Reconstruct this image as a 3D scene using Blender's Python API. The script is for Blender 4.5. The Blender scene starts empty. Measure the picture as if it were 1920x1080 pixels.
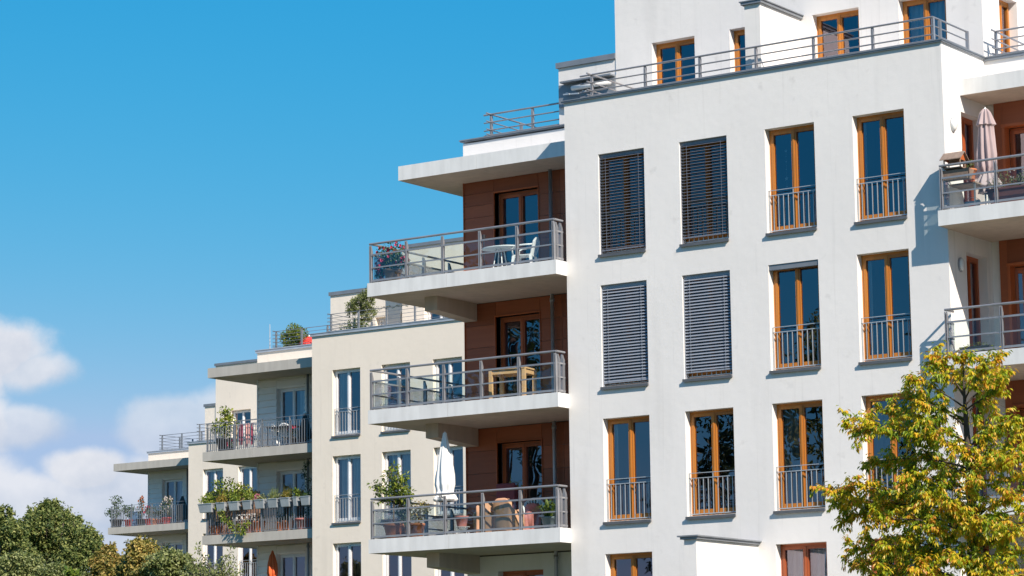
import bpy, math, random
from math import sin, cos, pi, radians
from mathutils import Vector, Matrix, noise
random.seed(11)
S = bpy.context.scene
COL = S.collection
# ------------------------------------------------------------------ camera
CF = 5399.12                      # focal length in pixels of the 1920 wide photograph
yaw, pit, rol = -0.60652846, 0.15725779, -0.01319265
fw = Vector((sin(yaw)*cos(pit), cos(yaw)*cos(pit), sin(pit)))
r0 = Vector((cos(yaw), -sin(yaw), 0)); u0 = r0.cross(fw)
rt = r0*cos(rol) + u0*sin(rol); up = rt.cross(fw)
CP = Vector((0, 0, 1.6))
def at(px, py, Y):
    d = fw + rt*((px-960)/CF) - up*((py-540)/CF)
    return CP + d*((Y-CP.y)/d.y)
def pdir(px, py):
    return (fw + rt*((px-960)/CF) - up*((py-540)/CF)).normalized()
cam = bpy.data.cameras.new('camera'); co = bpy.data.objects.new('camera', cam); COL.objects.link(co)
cam.sensor_width = 36; cam.lens = CF/1920*36; cam.clip_end = 5000; cam.clip_start = 0.5
M = Matrix((( rt.x, up.x, -fw.x, CP.x), (rt.y, up.y, -fw.y, CP.y), (rt.z, up.z, -fw.z, CP.z), (0,0,0,1)))
co.matrix_world = M
S.camera = co
S.view_settings.view_transform = 'Standard'; S.view_settings.look = 'None'
S.view_settings.exposure = 0.60; S.view_settings.gamma = 1.0
S.render.resolution_x = 1024; S.render.resolution_y = 576

# ------------------------------------------------------------------ materials
def newmat(name):
    m = bpy.data.materials.new(name); m.use_nodes = True
    nt = m.node_tree; b = nt.nodes['Principled BSDF']
    return m, nt, b
def tex(nt, kind, scale, detail=4, vec=None, **kw):
    n = nt.nodes.new(kind)
    if 'Scale' in n.inputs: n.inputs['Scale'].default_value = scale
    if 'Detail' in n.inputs: n.inputs['Detail'].default_value = detail
    if vec is not None: nt.links.new(vec, n.inputs['Vector'])
    return n
def objc(nt, sc=(1,1,1)):
    g = nt.nodes.new('ShaderNodeNewGeometry')
    mp = nt.nodes.new('ShaderNodeMapping'); mp.inputs['Scale'].default_value = sc
    nt.links.new(g.outputs['Position'], mp.inputs['Vector'])
    return mp.outputs['Vector']
def ramp(nt, fac, stops):
    r = nt.nodes.new('ShaderNodeValToRGB')
    e = r.color_ramp.elements
    while len(e) < len(stops): e.new(0.5)
    for i, (p, c) in enumerate(stops):
        e[i].position = p; e[i].color = (*c, 1)
    nt.links.new(fac, r.inputs['Fac'])
    return r.outputs['Color']
def mix(nt, fac, a, b, mode='MIX'):
    n = nt.nodes.new('ShaderNodeMix'); n.data_type = 'RGBA'; n.blend_type = mode
    for s, v in ((n.inputs[0], fac), (n.inputs[6], a), (n.inputs[7], b)):
        if isinstance(v, bpy.types.NodeSocket): nt.links.new(v, s)
        elif isinstance(v, (int, float)): s.default_value = v
        else: s.default_value = (*v, 1)
    return n.outputs[2]
def bump(nt, b, h, strength, dist=0.01):
    n = nt.nodes.new('ShaderNodeBump'); n.inputs['Strength'].default_value = strength
    n.inputs['Distance'].default_value = dist
    nt.links.new(h, n.inputs['Height']); nt.links.new(n.outputs[0], b.inputs['Normal'])
def simple(name, col, rough=0.6, metal=0.0, var=0.12, scale=3.0, bmp=0.0):
    m, nt, b = newmat(name)
    v = objc(nt)
    n = tex(nt, 'ShaderNodeTexNoise', scale, 5, v)
    c2 = tuple(min(1, c*(1-var)) for c in col); c1 = tuple(min(1, c*(1+var)) for c in col)
    nt.links.new(ramp(nt, n.outputs['Fac'], [(0.3, c2), (0.7, c1)]), b.inputs['Base Color'])
    b.inputs['Roughness'].default_value = rough; b.inputs['Metallic'].default_value = metal
    if bmp:
        n2 = tex(nt, 'ShaderNodeTexNoise', scale*15, 3, v); bump(nt, b, n2.outputs['Fac'], bmp)
    return m
def plaster(name, col, dirt):
    m, nt, b = newmat(name)
    v = objc(nt)
    n1 = tex(nt, 'ShaderNodeTexNoise', 0.55, 6, v)
    c = ramp(nt, n1.outputs['Fac'], [(0.35, tuple(x*0.955 for x in col)), (0.62, col)])
    vs = objc(nt, (2.2, 2.2, 0.22))                                  # faint vertical rain streaks
    n2 = tex(nt, 'ShaderNodeTexNoise', 1.0, 6, vs)
    f = nt.nodes.new('ShaderNodeMapRange'); f.inputs[1].default_value = 0.55; f.inputs[2].default_value = 0.8
    f.inputs[4].default_value = 0.26
    nt.links.new(n2.outputs['Fac'], f.inputs[0])
    c = mix(nt, f.outputs[0], c, dirt)
    n5 = tex(nt, 'ShaderNodeTexNoise', 2.6, 8, v)                    # small worn smudges
    f2 = nt.nodes.new('ShaderNodeMapRange'); f2.inputs[1].default_value = 0.66; f2.inputs[2].default_value = 0.78
    f2.inputs[4].default_value = 0.42
    nt.links.new(n5.outputs['Fac'], f2.inputs[0])
    c = mix(nt, f2.outputs[0], c, dirt)
    n6 = tex(nt, 'ShaderNodeTexNoise', 1.0, 4, objc(nt, (9, 9, 0.28)))   # narrow drips
    f3 = nt.nodes.new('ShaderNodeMapRange'); f3.inputs[1].default_value = 0.60; f3.inputs[2].default_value = 0.76
    f3.inputs[4].default_value = 0.30
    nt.links.new(n6.outputs['Fac'], f3.inputs[0])
    c = mix(nt, f3.outputs[0], c, dirt)
    nt.links.new(c, b.inputs['Base Color'])
    b.inputs['Roughness'].default_value = 0.9
    n3 = tex(nt, 'ShaderNodeTexNoise', 90, 3, v)
    n4 = tex(nt, 'ShaderNodeTexNoise', 5, 5, v)
    a = nt.nodes.new('ShaderNodeMath'); a.operation = 'MULTIPLY_ADD'; a.inputs[1].default_value = 1.6
    nt.links.new(n4.outputs['Fac'], a.inputs[0]); nt.links.new(n3.outputs['Fac'], a.inputs[2])
    bump(nt, b, a.outputs[0], 0.35, 0.008)
    return m
def concrete(name, col):
    m, nt, b = newmat(name)
    v = objc(nt)
    n1 = tex(nt, 'ShaderNodeTexNoise', 1.3, 8, v)
    c = ramp(nt, n1.outputs['Fac'], [(0.3, tuple(x*0.86 for x in col)), (0.65, col)])
    n2 = tex(nt, 'ShaderNodeTexNoise', 1.0, 5, objc(nt, (5, 5, 0.8)))
    c = mix(nt, 0.5, c, ramp(nt, n2.outputs['Fac'], [(0.35, tuple(x*0.8 for x in col)), (0.6, col)]))
    nt.links.new(c, b.inputs['Base Color']); b.inputs['Roughness'].default_value = 0.85
    n3 = tex(nt, 'ShaderNodeTexNoise', 40, 4, v); bump(nt, b, n3.outputs['Fac'], 0.25, 0.006)
    return m
def woodmat(name, col, dark, rough=0.45, ax=(1, 1, 14), var=True):
    m, nt, b = newmat(name)
    n1 = tex(nt, 'ShaderNodeTexNoise', 1.6, 6, objc(nt, ax)); n1.inputs['Distortion'].default_value = 0.6
    c = ramp(nt, n1.outputs['Fac'], [(0.3, dark), (0.68, col)])
    if var:
        g = nt.nodes.new('ShaderNodeNewGeometry')
        c = mix(nt, 0.6, c, ramp(nt, g.outputs['Random Per Island'], [(0.0, tuple(x*0.62 for x in col)), (1.0, tuple(x*1.22 for x in col))]))
    nt.links.new(c, b.inputs['Base Color']); b.inputs['Roughness'].default_value = rough
    return m
def leafmat(name, stops, rough=0.5, trans=0.35):
    m, nt, b = newmat(name)
    g = nt.nodes.new('ShaderNodeNewGeometry')
    n = tex(nt, 'ShaderNodeTexNoise', 1.1, 3, g.outputs['Position'])
    a = nt.nodes.new('ShaderNodeMath'); a.operation = 'MULTIPLY_ADD'; a.inputs[1].default_value = 0.9; a.inputs[2].default_value = -0.45
    nt.links.new(n.outputs['Fac'], a.inputs[0])
    a2 = nt.nodes.new('ShaderNodeMath'); a2.operation = 'ADD'; a2.use_clamp = True
    nt.links.new(a.outputs[0], a2.inputs[0]); nt.links.new(g.outputs['Random Per Island'], a2.inputs[1])
    c = ramp(nt, a2.outputs[0], stops)
    nt.links.new(c, b.inputs['Base Color']); b.inputs['Roughness'].default_value = rough
    t = nt.nodes.new('ShaderNodeBsdfTranslucent'); nt.links.new(c, t.inputs['Color'])
    mx = nt.nodes.new('ShaderNodeMixShader'); mx.inputs[0].default_value = trans
    nt.links.new(b.outputs[0], mx.inputs[1]); nt.links.new(t.outputs[0], mx.inputs[2])
    nt.links.new(mx.outputs[0], nt.nodes['Material Output'].inputs['Surface'])
    return m
def glassmat(name, refl, tint, rough=0.0, fres=1.0):
    m, nt, b = newmat(name)
    nt.nodes.remove(b)
    gl = nt.nodes.new('ShaderNodeBsdfGlossy'); gl.inputs['Roughness'].default_value = rough
    gl.inputs['Color'].default_value = (0.98, 0.86, 1, 1)
    v = objc(nt); n = tex(nt, 'ShaderNodeTexNoise', 1.3, 1, v)      # the slight waviness of real panes
    bp = nt.nodes.new('ShaderNodeBump'); bp.inputs['Strength'].default_value = 0.2; bp.inputs['Distance'].default_value = 0.012
    nt.links.new(n.outputs['Fac'], bp.inputs['Height']); nt.links.new(bp.outputs[0], gl.inputs['Normal'])
    tr = nt.nodes.new('ShaderNodeBsdfTransparent'); tr.inputs['Color'].default_value = (*tint, 1)
    lw = nt.nodes.new('ShaderNodeFresnel'); lw.inputs['IOR'].default_value = 1.5
    a = nt.nodes.new('ShaderNodeMath'); a.operation = 'MULTIPLY_ADD'; a.inputs[1].default_value = fres; a.inputs[2].default_value = refl
    a.use_clamp = True
    nt.links.new(lw.outputs[0], a.inputs[0])
    mx = nt.nodes.new('ShaderNodeMixShader'); nt.links.new(a.outputs[0], mx.inputs[0])
    nt.links.new(tr.outputs[0], mx.inputs[1]); nt.links.new(gl.outputs[0], mx.inputs[2])
    nt.links.new(mx.outputs[0], nt.nodes['Material Output'].inputs['Surface'])
    return m

W = dict(
 white=plaster('white_plaster', (0.79, 0.762, 0.732), (0.50, 0.48, 0.46)),
 beige=plaster('beige_plaster', (0.84, 0.75, 0.635), (0.56, 0.50, 0.43)),
 conc_w=concrete('painted_concrete', (0.76, 0.76, 0.745)),
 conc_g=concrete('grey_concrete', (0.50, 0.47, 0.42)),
 deck=concrete('pale_bounce_deck', (0.74, 0.70, 0.64)),  # pale floor added to bounce light up into the balcony recesses
 soffit_g=concrete('grey_soffit_shade_tone', (0.44, 0.37, 0.30)),
 soffit=concrete('soffit_shade_tone', (0.60, 0.48, 0.385)),  # slab colour with the warm shade under the slabs put into it
 coping=simple('coping_metal', (0.225, 0.245, 0.27), 0.45, 0.3),
 coping_l=simple('pale_coping_metal', (0.40, 0.44, 0.49), 0.5, 0.2),
 sill=simple('sill_metal', (0.125, 0.13, 0.14), 0.45, 0.3),
 steel=simple('railing_steel', (0.33, 0.33, 0.345), 0.42, 0.45),
 galv=simple('galvanised_bars', (0.46, 0.49, 0.51), 0.4, 0.35),
 dsteel=simple('slim_grey_bars', (0.24, 0.26, 0.285), 0.45, 0.35),
 wood=woodmat('oiled_window_wood', (0.58, 0.215, 0.033), (0.38, 0.125, 0.02), 0.4, (6, 6, 0.7)),
 redwood=woodmat('red_window_wood', (0.42, 0.10, 0.03), (0.33, 0.075, 0.02), 0.4, (6, 6, 0.7)),
 clad=woodmat('brown_panel_wood', (0.34, 0.096, 0.036), (0.235, 0.060, 0.024), 0.5, (0.7, 0.7, 9)),
 cladframe=woodmat('dark_frame_wood', (0.44, 0.115, 0.035), (0.32, 0.08, 0.024), 0.45, (6, 6, 0.7)),
 siding=simple('grey_siding', (0.86, 0.80, 0.74), 0.6, 0, 0.06, 1.5),
 sframe=simple('grey_frame', (0.36, 0.37, 0.39), 0.5, 0, 0.05),
 wframe=simple('white_frame', (0.76, 0.77, 0.78), 0.4, 0, 0.04),
 pane=glassmat('window_glass', 0.13, (0.72, 0.77, 0.78), 0, 1.1),
 railglass=glassmat('railing_glass', 0.0, (0.90, 0.95, 0.94), 0, 0.6),
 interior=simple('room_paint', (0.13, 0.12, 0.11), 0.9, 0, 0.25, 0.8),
 curtain=simple('curtain_cloth', (0.80, 0.79, 0.77), 0.9, 0, 0.08),
 gcurtain=simple('grey_roller_cloth', (0.30, 0.29, 0.30), 0.9, 0, 0.05),
 dcurtain=simple('brown_curtain', (0.22, 0.13, 0.10), 0.9, 0, 0.1),
 blind=simple('blind_metal', (0.29, 0.32, 0.37), 0.42, 0.2, 0.06),
 dblind=simple('dark_blind_metal', (0.19, 0.205, 0.245), 0.42, 0.2, 0.06),
 wplastic=simple('white_plastic', (0.74, 0.74, 0.73), 0.4, 0, 0.04),
 terra=simple('terracotta', (0.50, 0.17, 0.075), 0.8, 0, 0.15, 6),
 brownpot=simple('brown_pot', (0.30, 0.17, 0.10), 0.7, 0, 0.1),
 blackpot=simple('black_pot', (0.03, 0.032, 0.036), 0.5, 0, 0.1),
 redpot=simple('red_pot', (0.48, 0.04, 0.04), 0.45, 0, 0.1),
 pinkpot=simple('faded_red_pot', (0.42, 0.15, 0.13), 0.7, 0, 0.15),
 greypot=simple('grey_pot', (0.38, 0.40, 0.41), 0.6, 0, 0.1),
 zinc=simple('zinc_planter', (0.47, 0.50, 0.53), 0.42, 0.4, 0.12, 2.5),
 bluepl=simple('blue_plastic', (0.10, 0.20, 0.34), 0.5, 0, 0.05),
 soil=simple('potting_soil', (0.05, 0.035, 0.025), 0.95),
 stem=simple('woody_stem', (0.16, 0.115, 0.075), 0.85, 0, 0.2, 12),
 bark=simple('tree_bark', (0.075, 0.058, 0.045), 0.9, 0, 0.35, 9, 0.5),
 pine=woodmat('light_pine', (0.66, 0.42, 0.22), (0.56, 0.34, 0.17), 0.55, (5, 5, 5), False),
 whitecloth=simple('white_parasol_cloth', (0.80, 0.80, 0.78), 0.8, 0, 0.03),
 pinkcloth=simple('dusty_pink_cloth', (0.40, 0.315, 0.315), 0.85, 0, 0.08),
 orangecloth=simple('orange_parasol_cloth', (0.72, 0.13, 0.03), 0.8, 0, 0.05),
 redcloth=simple('red_parasol_cloth', (0.70, 0.045, 0.03), 0.8, 0, 0.05),
 peach=simple('peach_chair_cover', (0.70, 0.37, 0.22), 0.85, 0, 0.07),
 purple=simple('plum_cushion_cloth', (0.17, 0.045, 0.055), 0.85, 0, 0.08),
 darkcloth=simple('dark_green_cloth', (0.025, 0.045, 0.05), 0.85, 0, 0.08),
 black=simple('black_metal', (0.03, 0.03, 0.033), 0.5, 0.3),
 hut=woodmat('weathered_roof_wood', (0.30, 0.22, 0.165), (0.22, 0.155, 0.12), 0.8, (8, 8, 8), False),
 print=simple('dark_grey_lettering', (0.05, 0.05, 0.05), 0.7),
 lamp=simple('opal_lamp_glass', (0.70, 0.70, 0.68), 0.25, 0, 0.03),
 reed=woodmat('reed_screen', (0.34, 0.21, 0.15), (0.24, 0.14, 0.10), 0.9, (25, 25, 0.5), False),
 ground=simple('ground_grass', (0.07, 0.09, 0.03), 0.95, 0, 0.4, 0.6),
 paving=simple('paving_grey', (0.24, 0.23, 0.22), 0.9, 0, 0.15, 1.5),
 green=leafmat('leaf_green', [(0.0, (0.022, 0.05, 0.012)), (0.5, (0.06, 0.115, 0.02)), (1.0, (0.13, 0.20, 0.035))]),
 dgreen=leafmat('leaf_dark_green', [(0.0, (0.014, 0.035, 0.012)), (0.6, (0.035, 0.07, 0.02)), (1.0, (0.075, 0.12, 0.03))]),
 lime=leafmat('leaf_lime', [(0.0, (0.07, 0.13, 0.018)), (0.5, (0.19, 0.26, 0.03)), (1.0, (0.34, 0.36, 0.05))]),
 ochre=leafmat('leaf_ochre', [(0.0, (0.12, 0.14, 0.02)), (0.5, (0.30, 0.26, 0.04)), (1.0, (0.42, 0.25, 0.06))]),
 olive=leafmat('leaf_olive', [(0.0, (0.06, 0.09, 0.025)), (0.5, (0.20, 0.24, 0.07)), (1.0, (0.42, 0.44, 0.18))]),
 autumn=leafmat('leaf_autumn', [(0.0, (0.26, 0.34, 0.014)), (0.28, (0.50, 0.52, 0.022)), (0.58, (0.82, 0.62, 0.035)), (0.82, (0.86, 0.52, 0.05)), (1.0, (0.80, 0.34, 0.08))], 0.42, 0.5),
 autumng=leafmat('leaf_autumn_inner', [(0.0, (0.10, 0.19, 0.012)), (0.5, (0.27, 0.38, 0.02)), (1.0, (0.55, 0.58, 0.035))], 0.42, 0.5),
 wood_far=leafmat('leaf_far_green', [(0.0, (0.045, 0.085, 0.018)), (0.5, (0.155, 0.20, 0.045)), (1.0, (0.37, 0.38, 0.12))], 0.6, 0.3),
 brown_far=leafmat('leaf_far_brown', [(0.0, (0.10, 0.11, 0.02)), (0.5, (0.30, 0.25, 0.05)), (1.0, (0.52, 0.35, 0.11))], 0.6, 0.3),
 redf=leafmat('petal_red', [(0.0, (0.62, 0.012, 0.05)), (1.0, (0.85, 0.07, 0.20))]),
 pinkf=leafmat('petal_pink', [(0.0, (0.60, 0.08, 0.20)), (1.0, (0.80, 0.45, 0.50))]),
 whitef=leafmat('petal_white', [(0.0, (0.6, 0.5, 0.45)), (1.0, (0.8, 0.75, 0.7))]),
 orangef=leafmat('petal_orange', [(0.0, (0.6, 0.12, 0.03)), (1.0, (0.75, 0.30, 0.08))]),
)

# ------------------------------------------------------------------ mesh helpers
class MB:
    def __init__(s): s.v = []; s.f = []
    def quad(s, a, b, c, d):
        n = len(s.v); s.v += [tuple(a), tuple(b), tuple(c), tuple(d)]; s.f.append((n, n+1, n+2, n+3)); return s
    def box(s, x0, x1, y0, y1, z0, z1):
        n = len(s.v)
        s.v += [(x0,y0,z0),(x1,y0,z0),(x1,y1,z0),(x0,y1,z0),(x0,y0,z1),(x1,y0,z1),(x1,y1,z1),(x0,y1,z1)]
        s.f += [(n,n+3,n+2,n+1),(n+4,n+5,n+6,n+7),(n,n+1,n+5,n+4),(n+1,n+2,n+6,n+5),(n+2,n+3,n+7,n+6),(n+3,n,n+4,n+7)]
        return s
    def hexa(s, P):
        n = len(s.v); s.v += [tuple(p) for p in P]
        s.f += [(n,n+3,n+2,n+1),(n+4,n+5,n+6,n+7),(n,n+1,n+5,n+4),(n+1,n+2,n+6,n+5),(n+2,n+3,n+7,n+6),(n+3,n,n+4,n+7)]
        return s
    def bar(s, p, q, w, h=None):
        p = Vector(p); q = Vector(q); d = (q-p).normalized(); h = h or w
        a = d.cross(Vector((0,0,1)))
        if a.length < 1e-3: a = Vector((1,0,0))
        a.normalize(); b = d.cross(a)
        P = []
        for e in (p, q):
            for i, j in ((-1,-1),(1,-1),(1,1),(-1,1)): P.append(e + a*(i*w/2) + b*(j*h/2))
        return s.hexa(P)
    def tube(s, pts, r, n=7, r2=None):
        pts = [Vector(p) for p in pts]; m = len(pts); base = len(s.v)
        for i, p in enumerate(pts):
            d = (pts[min(i+1, m-1)] - pts[max(i-1, 0)]).normalized()
            a = d.cross(Vector((0.31, 0.17, 0.93)))
            if a.length < 1e-3: a = Vector((1,0,0))
            a.normalize(); b = d.cross(a)
            if isinstance(r, (list, tuple)): rr = r[i]
            else: rr = r if r2 is None else r + (r2-r)*i/max(1, m-1)
            for k in range(n):
                t = 2*pi*k/n; s.v.append(tuple(p + a*(rr*cos(t)) + b*(rr*sin(t))))
        for i in range(m-1):
            for k in range(n):
                k2 = (k+1) % n
                s.f.append((base+i*n+k, base+i*n+k2, base+(i+1)*n+k2, base+(i+1)*n+k))
        s.f.append(tuple(base+k for k in range(n))[::-1]); s.f.append(tuple(base+(m-1)*n+k for k in range(n)))
        return s
    def lathe(s, prof, c=(0,0,0), n=20, fn=None, cap=True):
        base = len(s.v); cx, cy, cz = c
        for i, (r, z) in enumerate(prof):
            for k in range(n):
                t = 2*pi*k/n; rr = fn(r, z, t) if fn else r
                s.v.append((cx+rr*cos(t), cy+rr*sin(t), cz+z))
        m = len(prof)
        for i in range(m-1):
            for k in range(n):
                k2 = (k+1) % n
                s.f.append((base+i*n+k, base+i*n+k2, base+(i+1)*n+k2, base+(i+1)*n+k))
        if cap:
            s.f.append(tuple(base+k for k in range(n))[::-1]); s.f.append(tuple(base+(m-1)*n+k for k in range(n)))
        return s
    def leaf(s, p, d, nrm, L, w):
        d = d.normalized(); a = d.cross(nrm)
        if a.length < 1e-4: a = d.cross(Vector((1, 0.3, 0.2)))
        a.normalize(); nn = a.cross(d)
        n = len(s.v)
        s.v += [tuple(p), tuple(p + d*L*0.45 + a*w/2 + nn*w*0.18), tuple(p + d*L - nn*L*0.12), tuple(p + d*L*0.45 - a*w/2 + nn*w*0.18)]
        s.f += [(n, n+1, n+2, n+3)]
        return s
    def build(s, name, mat, parent=None, smooth=False, loc=None, bevel=0):
        me = bpy.data.meshes.new(name); me.from_pydata(s.v, [], s.f); me.update()
        me.materials.append(W[mat] if isinstance(mat, str) else mat)
        if smooth: me.polygons.foreach_set('use_smooth', [True]*len(me.polygons))
        o = bpy.data.objects.new(name, me); COL.objects.link(o)
        if parent: o.parent = parent
        if loc: o.location = loc
        if bevel:
            b = o.modifiers.new('bevel', 'BEVEL'); b.width = bevel; b.segments = 2; b.limit_method = 'ANGLE'
        return o
def box(name, mat, parent, *b, bevel=0): return MB().box(*b).build(name, mat, parent, bevel=bevel)
def empty(name, loc, label=None, cat=None, group=None, rz=0):
    o = bpy.data.objects.new(name, None); COL.objects.link(o); o.location = loc; o.rotation_euler.z = rz
    o.empty_display_size = 0.2
    return tag(o, label, cat, group)
def tag(o, label=None, cat=None, group=None, kind=None):
    for k, v in (('label', label), ('category', cat), ('group', group), ('kind', kind)):
        if v: o[k] = v
    return o
def copy_tree(o, parent=None, loc=None):
    c = o.copy(); COL.objects.link(c)
    if parent: c.parent = parent
    if loc: c.location = loc
    for ch in list(o.children): copy_tree(ch, c)
    return c
def rdir():
    while True:
        v = Vector((random.uniform(-1,1), random.uniform(-1,1), random.uniform(-1,1)))
        if 0.05 < v.length < 1: return v.normalized()

# wall with openings; axis 'y' = front wall (faces -y), axis 'x' = side wall (faces +x)
def holed(mb, axis, plane, th, a0, a1, z0, z1, holes):
    A = sorted({a0, a1, *[h[0] for h in holes], *[h[1] for h in holes]})
    Z = sorted({z0, z1, *[h[2] for h in holes], *[h[3] for h in holes]})
    inside = lambda a, z: any(h[0] < a < h[1] and h[2] < z < h[3] for h in holes)
    def P(a, d, z): return (a, plane+d, z) if axis == 'y' else (plane-d, a, z)
    for i in range(len(A)-1):
        for j in range(len(Z)-1):
            if inside((A[i]+A[i+1])/2, (Z[j]+Z[j+1])/2): continue
            b0, b1, c0, c1 = A[i], A[i+1], Z[j], Z[j+1]
            mb.quad(P(b0,0,c0), P(b1,0,c0), P(b1,0,c1), P(b0,0,c1))
            mb.quad(P(b0,th,c0), P(b0,th,c1), P(b1,th,c1), P(b1,th,c0))
    def ring(b0, b1, c0, c1, flip):
        for q in (((b0,c0),(b1,c0)), ((b1,c0),(b1,c1)), ((b1,c1),(b0,c1)), ((b0,c1),(b0,c0))):
            p, r = q
            if flip: p, r = r, p
            mb.quad(P(r[0],0,r[1]), P(p[0],0,p[1]), P(p[0],th,p[1]), P(r[0],th,r[1]))
    ring(a0, a1, z0, z1, False)
    for h in holes: ring(h[0], h[1], h[2], h[3], True)
    return mb

# ------------------------------------------------------------------ windows (origin: bottom left outer corner of the opening)
CACHE = {}
def cached(name, key, fn, mat, parent, loc=None, smooth=False):
    k = (name, key, mat)
    if k not in CACHE:
        mb = MB(); fn(mb)
        me = bpy.data.meshes.new(name); me.from_pydata(mb.v, [], mb.f); me.update()
        if smooth: me.polygons.foreach_set('use_smooth', [True]*len(me.polygons))
        me.materials.append(W[mat]); CACHE[k] = me
    o = bpy.data.objects.new(name, CACHE[k]); COL.objects.link(o); o.parent = parent
    if loc: o.location = loc
    return o
def window(parent, loc, w=1.21, h=2.27, frame='wood', rz=0, rail=None, blind=None, curtain=None, sill=True, d=0.20, name='window', tiltbox=False):
    def ff(m):
        o = 0.055; st = 0.058
        m.box(0, o, d, d+0.08, 0, h).box(w-o, w, d, d+0.08, 0, h)
        m.box(o, w-o, d, d+0.08, h-o, h).box(o, w-o, d, d+0.08, 0, 0.05)
        c = w/2
        for a, b in ((o, c), (c, w-o)):
            y0, y1 = d-0.018, d+0.06
            m.box(a+0.003, a+st, y0, y1, 0.053, h-o-0.003).box(b-st, b-0.003, y0, y1, 0.053, h-o-0.003)
            m.box(a+st, b-st, y0+0.002, y1, h-o-0.003-st, h-o-0.003).box(a+st, b-st, y0+0.002, y1, 0.053, 0.053+0.095)
        m.box(c-0.02, c+0.02, d-0.032, d-0.0185, 0.06, h-o-0.01)
    o = cached(name, (w, h, d), ff, frame, parent, loc)
    o.rotation_euler.z = rz
    def gf(m):
        st = 0.055+0.052
        m.quad((st, d+0.03, 0.14), (w/2-0.05, d+0.03, 0.14), (w/2-0.05, d+0.03, h-0.105), (st, d+0.03, h-0.105))
        m.quad((w/2+0.05, d+0.032, 0.14), (w-st, d+0.032, 0.14), (w-st, d+0.032, h-0.105), (w/2+0.05, d+0.032, h-0.105))
    pn = cached('pane', (w, h, d), gf, 'pane', o); pn.rotation_euler.z = radians(random.uniform(-0.45, 0.45))
    if sill:
        def sf(m): m.hexa([(-0.03,-0.07,-0.075),(w+0.03,-0.07,-0.075),(w+0.03,d+0.02,-0.03),(-0.03,d+0.02,-0.03),(-0.03,-0.07,-0.045),(w+0.03,-0.07,-0.045),(w+0.03,d+0.02,0.004),(-0.03,d+0.02,0.004)])
        def sf2(m):
            m.box(-0.002, w+0.002, -0.05, -0.002, -0.062, -0.03)
            m.box(-0.012, w+0.012, -0.062, -0.05, -0.075, -0.012)
            m.hexa([(0.002,-0.05,-0.03),(w-0.002,-0.05,-0.03),(w-0.002,d,-0.02),(0.002,d,-0.02),(0.002,-0.05,-0.012),(w-0.002,-0.05,-0.012),(w-0.002,d,0.006),(0.002,d,0.006)])
        cached('sill', (w, h, d), sf2, 'sill', o)
    if rail:
        def rf(m):
            y = 0.15 if blind else 0.10; t = 0.93; g = 0.82
            m.bar((0.005, y, t), (w-0.005, y, t), 0.022, 0.014); m.bar((0.005, y, g), (w-0.005, y, g), 0.02, 0.016)
            m.bar((0.005, y, 0.045), (w-0.005, y, 0.045), 0.02, 0.02)
            n = 10
            for i in range(1, n):
                x = w*i/n; tall = (i == n//2)
                m.box(x-0.007, x+0.007, y-0.007, y+0.007, 0.056, (t-0.008) if tall else (g-0.009))
            for x in (0.02, w-0.02): m.box(x-0.01, x+0.01, y-0.01, y+0.01, 0.056, t-0.008)
        cached('balustrade', (w, h, bool(blind)), rf, rail, o)
    if blind:
        ang, mat, bottom = blind
        def bf(m):
            z = h-0.10; i = 0
            m.box(0.012, w-0.012, 0.07, 0.14, h-0.085, h-0.003)
            while z > bottom+0.05:
                dy, dz = 0.036*cos(ang), 0.036*sin(ang); jit = 0.002*sin(i*2.3)
                y = 0.065
                m.hexa([(0.02,y-dy,z-dz+jit),(w-0.02,y-dy,z-dz),(w-0.02,y+dy,z+dz),(0.02,y+dy,z+dz+jit),
                        (0.02,y-dy,z-dz+0.003+jit),(w-0.02,y-dy,z-dz+0.003),(w-0.02,y+dy,z+dz+0.003),(0.02,y+dy,z+dz+0.003+jit)])
                z -= 0.068; i += 1
            m.box(0.02, w-0.02, 0.045, 0.085, bottom, bottom+0.03)
            m.box(0.006, 0.022, 0.040, 0.090, 0.01, h-0.086).box(w-0.022, w-0.006, 0.040, 0.090, 0.01, h-0.086)
            for x in (0.17, w-0.17): m.box(x-0.004, x+0.004, 0.022, 0.025, bottom+0.03, h-0.09)
        cached('blind', (w, h, ang, bottom), bf, mat, o)
    if tiltbox:
        cached('blind_box', (w, h), lambda m: m.box(0.004, w-0.004, 0.02, 0.15, h-0.115, h-0.004), 'coping', o)
    if curtain:
        mat, a0, a1 = curtain
        def cf(m):
            n = 44; y0 = d+0.16
            for i in range(n):
                x0 = 0.07+(w-0.14)*(a0+(a1-a0)*i/n); x1 = 0.07+(w-0.14)*(a0+(a1-a0)*(i+1)/n)
                k = lambda x: y0+0.03*sin(x*41)+0.018*sin(x*97+1)
                m.quad((x0, k(x0), 0.06), (x1, k(x1), 0.06), (x1, k(x1), h-0.08), (x0, k(x0), h-0.08))
        cached('curtain', (w, h, a0, a1), cf, mat, o, smooth=True)
    return o

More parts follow.
